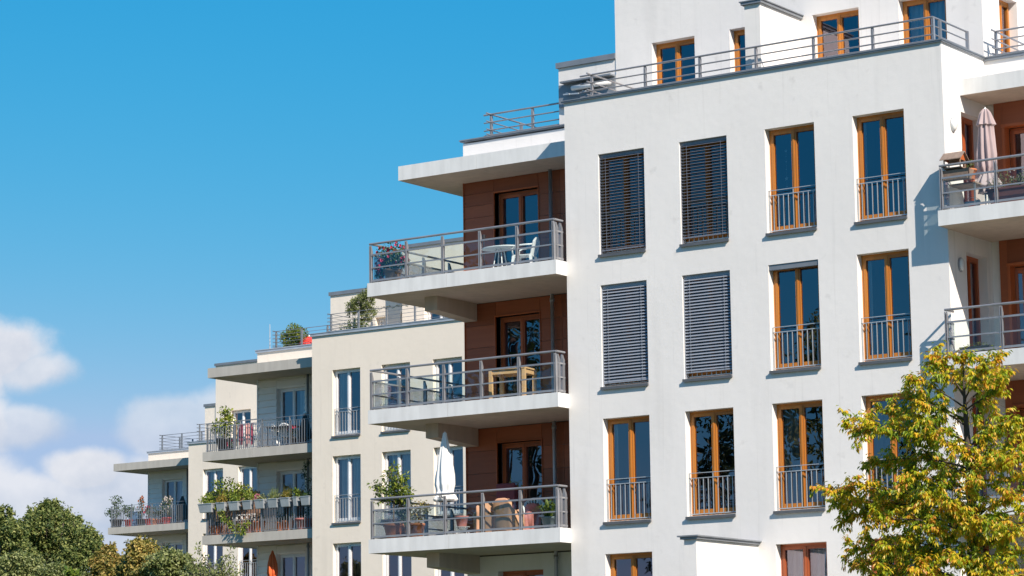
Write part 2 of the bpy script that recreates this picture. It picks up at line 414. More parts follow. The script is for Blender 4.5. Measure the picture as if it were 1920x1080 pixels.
# ------------------------------------------------------------------ railings
def slat_rail(parent, x0, x1, y, zb, zt, dx, mat='steel', nr=4, left=None, right=None, stub=0.18, leftstub=True, rad=0.016, xs=None):
    """terrace railing of horizontal tubes on a coping; posts are sub-parts"""
    m = MB()
    hs = [zb + (zt-zb)*(k/(nr-1)) for k in range(nr)]; hs[0] = zb+0.07
    for k, z in enumerate(hs):
        r = rad*1.35 if k == nr-1 else rad
        m.tube([(x0-(stub if leftstub else 0), y, z), (x1+(0 if right else 0.02), y, z)], r, 6)
        if left: m.tube([(x0, y-0.18, z+0.002), (x0, left, z+0.002)], r, 6)
        if right: m.tube([(x1, y, z+0.002), (x1, right, z+0.002)], r, 6)
    o = m.build('railing', mat, parent)
    pts = []
    n = max(1, round((x1-x0)/dx))
    for i in range(n+1): pts.append((x0+(x1-x0)*i/n, y, 0))
    if left:
        k = max(1, round((left-y)/dx)); pts += [(x0, y+(left-y)*(i+0.12)/k, 1) for i in range(1, k)] + [(x0, left-0.05, 1)]
    if right:
        k = max(1, round((right-y)/dx)); pts += [(x1, y+0.28, 1)] + [(x1, y+(right-y)*(i)/k, 1) for i in range(1, k)] + [(x1, right-0.05, 1)]
    def pf(mm, ax):
        w, dd = (0.009, 0.032) if ax == 0 else (0.032, 0.009)
        for s in (-1, 1):
            ox, oy = (s*0.016, 0.024) if ax == 0 else (0.024, s*0.016)
            mm.box(ox-w, ox+w, oy-dd, oy+dd, 0, zt-zb-0.06)
            mm.hexa([(ox-w,oy-dd,zt-zb-0.06),(ox+w,oy-dd,zt-zb-0.06),(ox+w,oy+dd,zt-zb-0.06),(ox-w,oy+dd,zt-zb-0.06),
                     (ox-w,oy-dd*0.4,zt-zb),(ox+w,oy-dd*0.4,zt-zb),(ox+w,oy+dd*0.4,zt-zb),(ox-w,oy+dd*0.4,zt-zb)])
    for (px, py, ax) in pts:
        cached('post', ('sr', round(zt-zb, 3), ax), lambda mm: pf(mm, ax), mat, o, (px, py, zb))
    return o
def panel_rail(parent, x0, x1, y, zf, posts, left=None, right=None, leftx=None):
    """balcony railing: round handrail, three flat rails, glass behind them, blade posts"""
    m = MB(); H = 0.93
    lv = [(0.67, 0.038, 0.016), (0.36, 0.030, 0.014), (0.055, 0.045, 0.018)]
    m.tube([(x0-0.03, y, zf+H), (x1+(0.03 if right is None else 0), y, zf+H)], 0.026, 10)
    for z, h, w in lv: m.box(x0, x1, y-w, y+w, zf+z-h/2, zf+z+h/2)
    if left is not None:
        m.tube([(x0, y, zf+H+0.001), (x0, left, zf+H+0.001)], 0.026, 10)
        for z, h, w in lv: m.box(x0-w, x0+w, y+0.05, left, zf+z-h/2+0.001, zf+z+h/2+0.001)
    if right is not None:
        m.tube([(x1, y, zf+H+0.001), (x1, right, zf+H+0.001)], 0.026, 10)
        for z, h, w in lv: m.box(x1-w, x1+w, y+0.05, right, zf+z-h/2+0.001, zf+z+h/2+0.001)
    o = m.build('railing', 'steel', parent)
    def pf(mm, ax):
        for s in (-1, 1):
            w, dd = (0.008, 0.038); ox = s*0.02
            P = [(ox-w,-dd,0),(ox+w,-dd,0),(ox+w,dd,0),(ox-w,dd,0),(ox-w,-dd,H-0.16),(ox+w,-dd,H-0.16),(ox+w,dd,H-0.16),(ox-w,dd,H-0.16)]
            Q = [(ox-w,-dd,H-0.16),(ox+w,-dd,H-0.16),(ox+w,dd,H-0.16),(ox-w,dd,H-0.16),(ox-w,-dd,H-0.02),(ox+w,-dd,H-0.02),(ox+w,-dd*0.3,H-0.02),(ox-w,-dd*0.3,H-0.02)]
            if ax: P = [(b, a, c) for a, b, c in P][::1]; Q = [(b, a, c) for a, b, c in Q]
            mm.hexa(P); mm.hexa(Q)
    pts = [(p, y+0.012, 0) for p in posts]
    if left is not None:
        k = y+1.04
        while k < left: pts.append((x0+0.012, k, 1)); k += 1.04
    if right is not None: pts += [(x1-0.012, y+0.09, 1), (x1-0.012, right-0.06, 1)]
    for (a, b, ax) in pts: cached('post', ('pr', ax), lambda mm: pf(mm, ax), 'steel', o, (a, b, zf-0.02))
    g = MB(); e = 0.03
    ps = sorted(posts)
    for a, b in zip(ps[:-1], ps[1:]):
        g.box(a+e, b-e, y+0.020, y+0.028, zf+0.08, zf+0.65)
    if left is not None:
        ks = [y+0.06] + [q[1] for q in pts if q[2] and abs(q[0]-x0) < 0.1] + [left]
        for a, b in zip(ks[:-1], ks[1:]): g.box(x0+0.020, x0+0.028, a+e, b-e, zf+0.08, zf+0.65)
    if right is not None and right-y > 0.25: g.box(x1-0.028, x1-0.020, y+0.14, right-0.1, zf+0.08, zf+0.65)
    g.build('glass_panel', 'railglass', o)
    return o
def bar_rail(parent, x0, x1, y, zf, left, thick_dx=1.3):
    m = MB(); H = 1.0
    for z, w in ((H, 0.028), (0.86, 0.022), (0.05, 0.026)):
        m.bar((x0, y, zf+z), (x1, y, zf+z), w, w*0.6); m.bar((x0, y, zf+z+0.001), (x0, left, zf+z+0.001), w, w*0.6)
    o = m.build('railing', 'dsteel', parent)
    b = MB(); x = x0+0.115
    while x < x1: b.box(x-0.0085, x+0.0085, y-0.0085, y+0.0085, zf+0.06, zf+0.85); x += 0.115
    k = y+0.115
    while k < left: b.box(x0-0.0085, x0+0.0085, k-0.0085, k+0.0085, zf+0.06, zf+0.85); k += 0.115
    b.build('bars', 'dsteel', o)
    n = round((x1-x0)/thick_dx)
    for i in range(n): cached('post', 'br', lambda mm: mm.box(-0.014, 0.014, -0.03, 0.03, 0, H-0.01), 'dsteel', o, (x0+0.06+(x1-x0)*i/n, y+0.012, zf))
    return o
# ------------------------------------------------------------------ apartment houses
ROWS = [14.61-2.27, 11.645-2.27, 8.667-2.27, 5.69-2.27]       # window sill heights, top storey first
COLX = [0.89, 3.01, 5.17, 7.30]
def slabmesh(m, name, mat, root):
    o = m.build(name, mat, root)                       # undersides get a darker, warmer colour that paints in their shade
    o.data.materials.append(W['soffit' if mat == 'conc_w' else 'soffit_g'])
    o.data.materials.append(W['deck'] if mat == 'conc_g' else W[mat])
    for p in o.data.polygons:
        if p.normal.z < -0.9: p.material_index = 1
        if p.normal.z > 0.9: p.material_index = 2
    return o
def house(O, label, wall, frame, slab, clad, ys, yc, yw, xw, xl, tops, canz, levels, pent, low, first, win_opt, rightwing=False, mrail=None, coping_h=0.10):
    CM = 'coping'
    root = empty('apartment_building', O, label, 'building')
    xe = 9.42
    # --- front wall with its window openings
    holes = []
    for r, zs in enumerate(ROWS):
        for c, xs in enumerate(COLX): holes.append((xs, xs+1.21, zs, zs+2.27))
    m = MB(); holed(m, 'y', 0, 0.3, 0, xe, -0.5, 15.90 if rightwing else 15.84, holes)
    sideholes = []
    if rightwing: sideholes = [(0.82, 1.79, t+0.02, t+2.29) for t in tops] + [(0.82, 1.79, 3.32, 5.59)]
    holed(m, 'x', xe, 0.3, 0.3, 2.05 if rightwing else 11, -0.5, 15.90, sideholes)
    m.box(0, 0.3, 0.3, 11, -0.5, 15.86)
    m.box(0.3, xe-0.3, 0.3, 11, 15.45, 15.55)                                   # terrace deck
    m.build('wall', wall, root)
    for r, zs in enumerate(ROWS):
        for c, xs in enumerate(COLX): window(root, (xs, 0, zs), frame=win_opt.get((r, c, 'frame'), frame), **win_opt.get((r, c), win_opt['default']))
    # --- coping on the parapet
    m = MB(); zt = 15.95
    m.box(-0.05, xe+0.05, -0.05, 0.35, zt-coping_h, zt-0.020).box(-0.065, xe+0.07, -0.065, 0.37, zt-0.020, zt)
    m.box(xe-0.35, xe+0.05, 0.35, 2.0 if rightwing else 11, zt-coping_h, zt-0.025).box(xe-0.37, xe+0.07, 0.37, 2.0 if rightwing else 11, zt-0.025, zt)
    m.box(-0.05, 0.35, 0.35, 11, zt-coping_h, zt-0.025).box(-0.07, 0.37, 0.37, 11, zt-0.025, zt)
    CM = 'coping' if rightwing else 'coping_l'
    m.build('coping', CM, root)
    # --- rooms: floors and partitions seen through the glass
    m = MB()
    for k in range(6): m.box(0.31, xe-0.31, 0.36, 5.2, 15.1-2.975*k-0.15, 15.1-2.975*k+0.15-0.02)
    m.box(0.31, xe-0.31, 5.2, 5.3, 0, 15.0)
    for x in (2.5, 4.7, 6.85): m.box(x-0.05, x+0.05, 0.301, 5.2, 0, 15.0)
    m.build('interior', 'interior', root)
    # --- left wing, set back, with balconies
    m = MB(); dx0 = xw+0.88; dw = 1.27; dtop = 2.27
    holes = [(dx0, dx0+dw, t+0.02, t+0.02+dtop) for t in levels]
    zlo = levels[-1] - 0.33
    lowtop = 5.95
    m2 = MB()
    holed(m2, 'y', yw+0.05, 0.25, xw+0.03, 0, lowtop, canz, [h for h in holes if h[2] > lowtop])
    m2.box(xw+0.03, xw+0.28, yw+0.30, 11, lowtop, canz)
    m2.build('wing_wall', 'interior' if clad == 'panel' else 'siding', root)
    holed(m, 'y', yw, 0.3, xw, 0, -0.5, lowtop, [(dx0, dx0+dw, 3.32, 5.59)])
    m.box(xw, xw+0.3, yw+0.3, 11, -0.5, lowtop)
    m.build('wall', wall, root)
    m = MB(); m.box(xw, 0, yw, yw+0.3, canz+0.35, 15.86).box(xw, xw+0.3, yw+0.3, 11, canz+0.35, 15.86)
    m.box(xw+0.3, 0, yw+0.3, 11, canz+0.40, canz+0.50)
    m.build('parapet', wall, root)
    m = MB(); m.box(xw-0.05, -0.002, yw-0.05, yw+0.35, zt-coping_h, zt-0.025).box(xw-0.07, -0.002, yw-0.07, yw+0.37, zt-0.025, zt)
    m.box(xw-0.05, xw+0.35, yw+0.35, 11, zt-coping_h, zt-0.025).box(xw-0.07, xw+0.37, yw+0.37, 11, zt-0.025, zt)
    m.build('coping', CM, root)
    m = MB()
    if clad == 'panel':
        for li, t in enumerate(levels):
            top = canz if li == 0 else levels[li-1]-0.33
            def col(a, b, z0, z1, step=0.49):
                n = max(1, round((z1-z0)/step)); s = (z1-z0)/n
                for i in range(n): m.box(a+0.004, b-0.004, yw+0.02, yw+0.049, z0+i*s+0.004, z0+(i+1)*s-0.004)
            col(xw, dx0-0.004, t+0.01, top, 0.30 if li == 0 else 0.49)
            col(dx0-0.002, dx0+dw+0.002, t+0.02+dtop+0.015, top, 9)
            col(dx0+dw+0.004, dx0+dw+0.62, t+0.01, top); col(dx0+dw+0.62, -0.0, t+0.01, top, 0.49)
        m.build('cladding', 'clad', root)
        m = MB()
        for t in levels:
            z = t+0.02+dtop
            m.box(dx0-0.02, dx0, yw-0.002, yw+0.2, t+0.01, z).box(dx0+dw, dx0+dw+0.02, yw-0.002, yw+0.2, t+0.01, z).box(dx0-0.02, dx0+dw+0.02, yw-0.012, yw+0.2, z, z+0.03)
        m.build('door_surround', 'cladframe', root)
        box('corner_trim', 'cladframe', root, xw-0.012, xw+0.002, yw-0.01, yw+0.4, lowtop, canz)
    else:
        for li, t in enumerate(levels):
            top = canz if li == 0 else levels[li-1]-0.33
            for a, b, zb in ((xw+0.02, dx0-0.01, t), (dx0+dw+0.01, -0.3, t), (dx0-0.008, dx0+dw+0.008, t+0.02+dtop+0.02)):
                z = zb+0.01
                while z < top-0.02:
                    z1 = min(z+0.235, top)
                    m.hexa([(a,yw+0.0,z+0.02),(b,yw+0.0,z+0.02),(b,yw+0.049,z+0.02),(a,yw+0.049,z+0.02),(a,yw+0.03,z1),(b,yw+0.03,z1),(b,yw+0.049,z1),(a,yw+0.049,z1)])
                    z += 0.235
        m.build('siding', 'siding', root)
        m = MB().box(xw-0.012, xw+0.03, yw-0.01, yw+0.2, lowtop, canz)
        m.build('corner_trim', 'wframe', root)
    for li, t in enumerate(levels):
        fr = 'cladframe' if clad == 'panel' else 'wframe'
        cur = ('curtain', 0.62, 1.0) if (li == 0 and clad != 'panel') else None
        window(root, (dx0, yw+0.03, t+0.02), w=dw, frame=fr, sill=False, name='balcony_door', curtain=cur)
    window(root, (dx0, yw, 3.32), w=dw, frame='cladframe' if clad == 'panel' else 'wframe', sill=False, name='balcony_door')
    m = MB()
    for t in levels + [3.3]: m.box(xw+0.31, -0.01, yw+0.36, 5.0, t-0.25, t)
    m.box(xw+0.31, -0.01, 5.0, 5.1, 0, canz)
    m.box(xw+0.31, -0.01, yw+0.36, 5.0, canz-0.05, canz+0.2)
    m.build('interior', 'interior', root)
    # slabs with a joint, balcony rails, canopy
    jx = xl+2.28
    for t in tops:
        m = MB(); b = t-0.32
        m.box(xl, jx-0.004, ys, 6.5, b, t).box(jx+0.004, -0.0 if ys < 0 else -0.002, ys, yw+0.02 if ys > 0 else -0.003, b, t)
        if ys < 0: m.box(jx+0.004, -0.004, -0.003, yw+0.02, b, t)
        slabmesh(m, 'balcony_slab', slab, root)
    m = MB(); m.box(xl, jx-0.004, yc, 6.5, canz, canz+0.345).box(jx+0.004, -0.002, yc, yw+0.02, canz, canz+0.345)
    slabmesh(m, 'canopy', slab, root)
    m = MB(); m.tube([(-1.72, yw-0.1, 0), (-1.72, yw-0.1, canz)], 0.045, 10); 
    for t in tops: m.tube([(-1.72, yw-0.1, t-0.5), (-1.72, yw-0.1, t-0.42)], 0.058, 10)
    m.build('downpipe', 'steel' if clad == 'panel' else 'dsteel', root, smooth=True)
    for t in tops[:4]:
        if clad == 'panel': panel_rail(root, xl+0.06, -0.07, ys+0.06, t, [xl+0.06, xl+1.10, xl+2.14, xl+3.19, xl+4.22, -0.1], left=6.3, right=-0.04)
        else: bar_rail(root, xl+0.08, -0.02, ys+0.08, t, 6.3)
    if clad == 'panel':
        for t in tops:
            b = t-0.32; m = MB()
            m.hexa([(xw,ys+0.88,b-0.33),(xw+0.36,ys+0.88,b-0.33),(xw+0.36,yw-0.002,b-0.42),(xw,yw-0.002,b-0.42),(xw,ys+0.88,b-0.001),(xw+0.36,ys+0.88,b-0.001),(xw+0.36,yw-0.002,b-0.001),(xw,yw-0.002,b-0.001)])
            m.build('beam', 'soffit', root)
    # --- penthouse
    px0, py, ptop, pholes = pent
    m = MB(); holed(m, 'y', py, 0.3, px0, 9.35, 15.5, ptop, [(a, b, 15.6, z) for a, b, z in pholes])
    sh = [(3.06, 3.98, 15.62, 17.58)] if rightwing else []
    holed(m, 'x', 9.35, 0.3, py+0.3, 10.5, 15.5, ptop, sh)
    m.box(px0, px0+0.3, py+0.3, 10.5, 15.5, ptop).box(px0+0.3, 9.05, py+0.3, 10.5, ptop-0.4, ptop-0.1)
    m.build('penthouse_wall', wall, root)
    for a, b, z in pholes:
        window(root, (a, py, 15.6), w=b-a, h=z-15.6, frame=frame, sill=False, curtain=('curtain', 0.05, 0.95) if a > 6 else None)
    if sh: window(root, (9.35, 3.06, 15.62), w=0.92, h=1.96, frame=frame, rz=pi/2, sill=False, curtain=('curtain', 0.0, 1.0))
    box('coping', 'coping', root, px0-0.05, 9.41, py-0.05, py+0.35, ptop+0.002, ptop+0.12)
    m = MB().box(px0+0.32, 9.0, py+0.36, 7, 15.3, 15.56).box(px0+0.32, 9.0, 7, 7.1, 15.4, ptop-0.5)
    for x in (4.6, 6.85): m.box(x-0.05, x+0.05, py+0.31, 7, 15.5, ptop-0.5)
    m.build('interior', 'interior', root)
    lx, ly, ltop, lhole = low
    m = MB(); holed(m, 'y', ly, 0.3, lx, px0, 15.5, ltop, lhole)
    m.box(lx, lx+0.3, ly+0.3, 10.5, 15.5, ltop).box(lx+0.3, px0, ly+0.3, 10.5, ltop-0.3, ltop-0.1)
    m.build('penthouse_wall', wall, root)
    for a, b, c, d in lhole: window(root, (a, ly, c), w=b-a, h=d-c, frame=frame, sill=False)
    if lhole: box('interior', 'interior', root, lx+0.32, px0-0.01, ly+2.5, ly+2.6, 15.5, ltop-0.35)
    box('coping', 'coping', root, lx-0.05, px0-0.002, ly-0.05, ly+0.35, ltop+0.002, ltop+0.13)
    return root

# main (white) house --------------------------------------------------
R = dict(rail='galv')
opt = {'default': R,
 (0,0): dict(rail='galv', blind=(radians(24), 'dblind', 0.07)), (0,1): dict(rail='galv', blind=(radians(24), 'dblind', 0.12)),
 (1,0): dict(rail='galv', blind=(radians(50), 'blind', 0.07)), (1,1): dict(rail='galv', blind=(radians(50), 'blind', 0.12)),
 (1,2): dict(rail='galv', tiltbox=True),
 (2,2): dict(rail='galv', curtain=('gcurtain', 0.0, 0.44)), (2,3): dict(rail='galv', curtain=('gcurtain', 0.0, 0.44)), (0,3): dict(rail='galv', curtain=('curtain', 0.0, 0.06)), (1,3): dict(rail='galv', curtain=('curtain', 0.0, 0.08)), (2,0): dict(rail='galv', curtain=('curtain', 0.0, 0.09)),
 (3,2): dict(rail=None, curtain=('curtain', 0.0, 1.0)), (3,2,'frame'): 'redwood', (3,3,'frame'): 'redwood', (3,0): dict(rail=None), (3,1): dict(rail=None), (3,3): dict(rail=None)}
TOPS1 = [12.27, 9.29, 6.30]
H1 = house((-35.27, 53, 0), 'nearest apartment building, white plaster with orange window frames and a brown panelled balcony bay', 'white', 'wood', 'conc_w', 'panel',
  -0.43, 0.80, 2.05, -4.30, -5.31, TOPS1, 14.90, [12.27, 9.29, 6.30], (0.0, 2.2, 20.3, [(1.0,2.15,17.58),(3.08,4.24,17.58),(5.22,6.38,17.58),(7.36,8.5,17.58)]), (-1.62, 2.22, 17.36, []), True, opt, rightwing=True, coping_h=0.05)
slat_rail(H1, 0.60, 9.14, 0.22, 15.96, 16.52, 1.40, left=2.1, right=1.85, leftstub=True, stub=0.30)
slat_rail(H1, -3.63, -0.02, 2.27, 15.96, 16.54, 1.2, left=4.5, stub=0.2)
slat_rail(H1, 9.60, 14.0, 2.27, 15.96, 16.54, 1.3, left=4.0, stub=0.0)
# dark panel, ledge and awning cassette on the lower roof storey
m = MB().box(-1.58, -0.002, 2.15, 2.219, 16.40, 16.93).box(-1.42, -0.002, 1.96, 2.219, 16.931, 16.97); m.build('ledge', 'coping', H1)
m = MB().tube([(-1.12, 2.03, 16.78), (-0.05, 2.03, 16.78)], 0.06, 10); m.build('awning', 'wplastic', H1, smooth=True)
m = MB()
for x in (-1.36, -0.9): m.bar((x, 2.14, 16.72), (x+0.2, 1.98, 16.64), 0.035)
m.bar((-1.36, 2.02, 16.66), (-0.9, 1.98, 16.62), 0.03); m.build('awning_arm', 'galv', H1)
# partition fins
m = MB().box(4.53, 4.92, 0.38, 2.199, 15.551, 17.53); m.build('partition_wall', 'white', H1)
m = MB().box(4.47, 4.98, 0.32, 2.199, 17.531, 17.59).box(4.44, 5.01, 0.30, 2.199, 17.591, 17.615); m.build('partition_coping', 'coping', H1)
m = MB().box(4.44, 4.73, -2.5, -0.001, -0.5, 5.70); m.build('partition_wall', 'white', H1)
m = MB().box(4.38, 4.79, -2.56, -0.001, 5.701, 5.75).box(4.33, 4.83, -2.60, -0.001, 5.751, 5.78); m.build('partition_coping', 'coping', H1)
# right wing: recessed wall, glazed doors, slabs, canopy
XR = 17.5
m = MB(); m.box(9.42, XR, 2.05, 2.35, 15.25, 15.86)
holed(m, 'y', 2.05, 0.3, 9.42, XR, -0.5, 14.899, [(9.80, 12.9, t+0.02, t+2.12) for t in TOPS1+[3.3]])
m.box(9.12, XR, 2.35, 11, 15.45, 15.5); m.build('wall', 'white', H1)
m = MB().box(9.43, XR, 2.0, 2.40, 15.861, 15.925).box(9.43, XR, 1.98, 2.42, 15.926, 15.95); m.build('coping', 'coping', H1)
m = MB()
for i, t in enumerate(TOPS1):
    top = 14.9 if i == 0 else TOPS1[i-1]-0.32
    m.box(9.62, 9.795, 1.99, 2.049, t+0.01, top-0.003).box(9.80, XR, 1.99, 2.049, t+2.165, top-0.003).box(12.93, XR, 1.99, 2.049, t+0.01, t+2.16)
m.build('cladding', 'clad', H1)
m = MB()
for t in TOPS1: m.box(9.78, 12.93, 1.96, 2.2, t+2.10, t+2.158).box(9.797, 9.86, 1.965, 2.2, t+0.02, t+2.099)
m.build('door_surround', 'cladframe', H1)
for t in TOPS1+[3.3]:
    for k in range(3):
        if t == TOPS1[1] and k == 0: continue
        window(H1, (9.86+k*1.0, 2.03, t+0.02), w=0.995, h=2.07, frame='cladframe', sill=False, name='balcony_door')
window(H1, (9.86, 2.03, TOPS1[1]+0.02), w=0.52, h=2.07, frame='cladframe', sill=False, name='balcony_door', rz=radians(18))
m = MB()
for t in TOPS1+[3.3, 15.1]: m.box(9.43, XR, 2.4, 5.5, t-0.3, t)
m.box(9.43, XR, 5.5, 5.6, 0, 15).box(13.2, 13.3, 2.36, 5.5, 0, 15).box(9.13, 9.42, 2.36, 5.5, 0, 15.2); m.build('interior', 'interior', H1)
for t in TOPS1+[3.3]:
    window(H1, (9.42, 0.82, t+0.02), w=0.97, h=2.27, frame='redwood', rz=pi/2, sill=False, name='balcony_door', curtain=('curtain', 0.55, 1.0))
for t in TOPS1:
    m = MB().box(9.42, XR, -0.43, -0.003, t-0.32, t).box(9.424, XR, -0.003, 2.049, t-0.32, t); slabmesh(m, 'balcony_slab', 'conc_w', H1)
    panel_rail(H1, 9.49, XR, -0.37, t, [9.49+1.22*k for k in range(7)], left=-0.04)
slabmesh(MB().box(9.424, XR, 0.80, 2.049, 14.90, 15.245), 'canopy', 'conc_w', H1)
for (ly, lz) in ((0.40, 14.21), (0.50, 11.27)):
    # oval bulkhead lamps on the side wall
    l = empty('wall_lamp', (-35.27+9.425, 53+ly, lz), 'oval white bulkhead lamp on the wall %s' % ('of the upper right balcony' if lz > 13 else 'of the lower right balcony, with a dark rim'), 'wall lamp', 'bulkhead lamps beside the right balconies')
    b = MB(); ring = []
    for i, (r, x) in enumerate([(0.135, 0), (0.135, 0.03), (0.12, 0.045)]):
        for k in range(24): b.v.append((x, r*0.78*cos(2*pi*k/24), r*1.12*sin(2*pi*k/24)))
    for i in range(2):
        for k in range(24): b.f.append((i*24+k, i*24+(k+1) % 24, (i+1)*24+(k+1) % 24, (i+1)*24+k))
    b.f.append(tuple(range(48, 72))); b.build('base', 'steel' if lz < 13 else 'galv', l)
    g = MB()
    for i in range(7):
        a = i/6*pi/2
        for k in range(24): g.v.append((0.045+0.05*sin(a), 0.118*cos(a)*0.78*cos(2*pi*k/24), 0.118*cos(a)*1.12*sin(2*pi*k/24)))
    for i in range(6):
        for k in range(24): g.f.append((i*24+k, i*24+(k+1) % 24, (i+1)*24+(k+1) % 24, (i+1)*24+k))
    g.build('diffuser', 'lamp', l, smooth=True)

# second and third (beige) houses -------------------------------------
BR = dict(rail='galv', d=0.16)
opt2 = {'default': BR, (0,0): dict(BR, curtain=('curtain', 0.0, 0.34)), (1,0): dict(BR, curtain=('curtain', 0.08, 0.95)), (1,1): dict(BR, curtain=('curtain', 0.1, 0.9)),
        (2,0): dict(BR, curtain=('dcurtain', 0.0, 0.9)), (2,1): dict(BR, curtain=('dcurtain', 0.3, 1.0))}
H2 = house((-61.86, 77, -0.24), 'middle beige apartment building, its grey sided balcony bay hung with zinc flower boxes', 'beige', 'wframe', 'conc_g', 'siding',
  0.19, 0.45, 2.0, -4.12, -5.12, [12.20, 9.25, 6.30], 14.88, [12.20, 9.25, 6.30], (2.25, 2.2, 18.98, [(3.2,4.4,16.95)]), (-1.40, 2.8, 17.75, [(0.62,1.06,15.6,16.78),(1.72,2.16,15.6,16.86)]), False, opt2, coping_h=0.11)
slat_rail(H2, 0.55, 9.0, 0.35, 15.96, 16.62, 1.25, nr=6, left=2.7, stub=0.15, mat='dsteel', rad=0.008)
slat_rail(H2, -3.55, -0.02, 2.35, 15.96, 16.62, 1.3, nr=6, left=4.6, stub=0.15, mat='dsteel', rad=0.008)
opt3 = {'default': BR, (0,0): dict(BR, curtain=('curtain', 0.1, 0.95)), (0,1): dict(BR, curtain=('curtain', 0.0, 0.95))}
H3 = house((-88.5, 101, -0.25), 'beige apartment building farthest away on the left, with potted plants on its top balcony', 'beige', 'wframe', 'conc_g', 'siding',
  0.20, 0.55, 2.0, -4.30, -5.20, [12.25, 9.25, 6.30], 14.96, [12.25, 9.25, 6.30], (-0.25, 2.2, 19.75, [(0.70,1.91,17.56)]), (-0.95, 2.24, 17.86, []), False, opt3, coping_h=0.11)
slat_rail(H3, 0.35, 9.0, 0.35, 15.96, 16.78, 1.25, nr=6, left=2.1, stub=0.15, mat='dsteel', rad=0.010)
slat_rail(H3, -3.75, -0.02, 2.35, 15.96, 16.72, 1.4, nr=6, left=4.6, stub=0.15, mat='dsteel', rad=0.010)
L1, L2, L3 = Vector((-35.27, 53, 0)), Vector((-61.86, 77, -0.24)), Vector((-88.5, 101, -0.25))

# ------------------------------------------------------------------ ground
m = MB(); m.quad((-1500,-1200,0),(1500,-1200,0),(1500,2500,0),(-1500,2500,0)); tag(m.build('ground', 'ground'), 'green lawn around the buildings', 'ground', kind='structure')
m = MB(); m.quad((-130,40,0.004),(-10,40,0.004),(-10,47,0.004),(-130,47,0.004)); tag(m.build('path', 'paving'), 'grey paved path in front of the buildings', 'path', kind='structure')
# ------------------------------------------------------------------ plants and trees
def blob_leaves(m, c, rad, n, L, w, droop=0.3, shell=0.55, up=None):
    c = Vector(c); rad = Vector(rad) if hasattr(rad, '__len__') else Vector((rad,)*3)
    for _ in range(n):
        d = rdir(); k = shell + (1-shell)*random.random()**0.6
        if random.random() < 0.25: k *= random.random()
        p = c + Vector((d.x*rad.x, d.y*rad.y, d.z*rad.z))*k
        dd = (d*0.7 + rdir()*0.8 + Vector((0, 0, -droop))); s = random.uniform(0.7, 1.25)
        m.leaf(p, dd, (d + rdir()*0.6 + Vector((0,0,0.5))).normalized(), L*s, w*s)
def grow_tree(base, H, trunk_r, lobes, leaf_mat, label, cat='tree', name='tree', L=0.1, w=0.06, n=9000, group=None, droop=0.25, cl=0.45, bark='bark', trunk_top=0.8, twigs=True):
    """lobes: list of (centre, radii) in world coordinates; leaves sit in many small clumps on the lobes"""
    base = Vector(base)
    root = empty(name, base, label, cat, group)
    t = MB(); top = Vector((0, 0, H*trunk_top))
    wob = [Vector((random.uniform(-1,1)*0.02*H*(i/6), random.uniform(-1,1)*0.02*H*(i/6), 0)) for i in range(7)]
    pts = [top*(i/6) + wob[i] for i in range(7)]
    t.tube(pts, [trunk_r*(1-0.8*i/6) for i in range(7)], 9)
    lv = MB()
    vol = [r[0]*r[1]*r[2] if hasattr(r, '__len__') else r**3 for _, r in lobes]
    tot = sum(v**0.67 for v in vol)
    for (c, r), v in zip(lobes, vol):
        c = Vector(c) - base; r = Vector(r) if hasattr(r, '__len__') else Vector((r,)*3)
        k = min(5, max(1, int(6*(c.z/max(H, 1))*0.8))); p0 = pts[k]
        mid = p0.lerp(c, 0.55) + Vector((0, 0, -0.05*H))
        t.tube([p0, mid, c], [trunk_r*0.35, trunk_r*0.2, trunk_r*0.08], 6)
        nn = int(n*(v**0.67)/tot); per = 26
        for q in range(max(1, nn//per)):
            d = rdir(); kk = random.uniform(0.62, 1.05)
            if random.random() < 0.3: kk *= random.uniform(0.3, 0.9)
            cc = c + Vector((d.x*r.x, d.y*r.y, d.z*r.z))*kk
            rr = cl*random.uniform(0.35, 1.5)*(r.x+r.y+r.z)/9; kk *= 1 + 0.5*noise.noise(d*2.3 + c)
            if q % 7 == 0: kk *= 1.16; rr *= 0.55
            if twigs and q % 3 == 0: t.tube([c.lerp(cc, 0.35), cc], [trunk_r*0.05, trunk_r*0.02], 4)
            for _ in range(per):
                e = rdir(); p = cc + e*rr*random.random()**0.5*Vector((1,1,0.75)).length/1.5
                s = random.uniform(0.7, 1.3)
                lv.leaf(p, (e*0.5 + rdir()*0.7 + Vector((0,0,-droop))), (Vector((0,0,0.9)) + e + rdir()*0.5).normalized(), L*s, w*s)
    t.build('trunk', bark, root, smooth=True); lv.build('crown', leaf_mat, root)
    return root
def pot(name, mat, parent, r, h, rb=None, loc=(0,0,0), soil=True):
    rb = rb or r*0.7
    m = MB().lathe([(rb, 0), (r*0.96, h*0.82), (r*1.06, h*0.83), (r*1.08, h*0.99), (r*0.98, h), (r*0.93, h*0.9)], loc, 20, cap=False)
    m.lathe([(0.002, 0.001), (rb, 0)], loc, 20, cap=False)
    o = m.build(name, mat, parent, smooth=True)
    if soil:
        s = MB(); s.lathe([(r*0.93, h*0.91), (0.01, h*0.93)], loc, 16, cap=False); s.build('soil', 'soil', o)
    return o
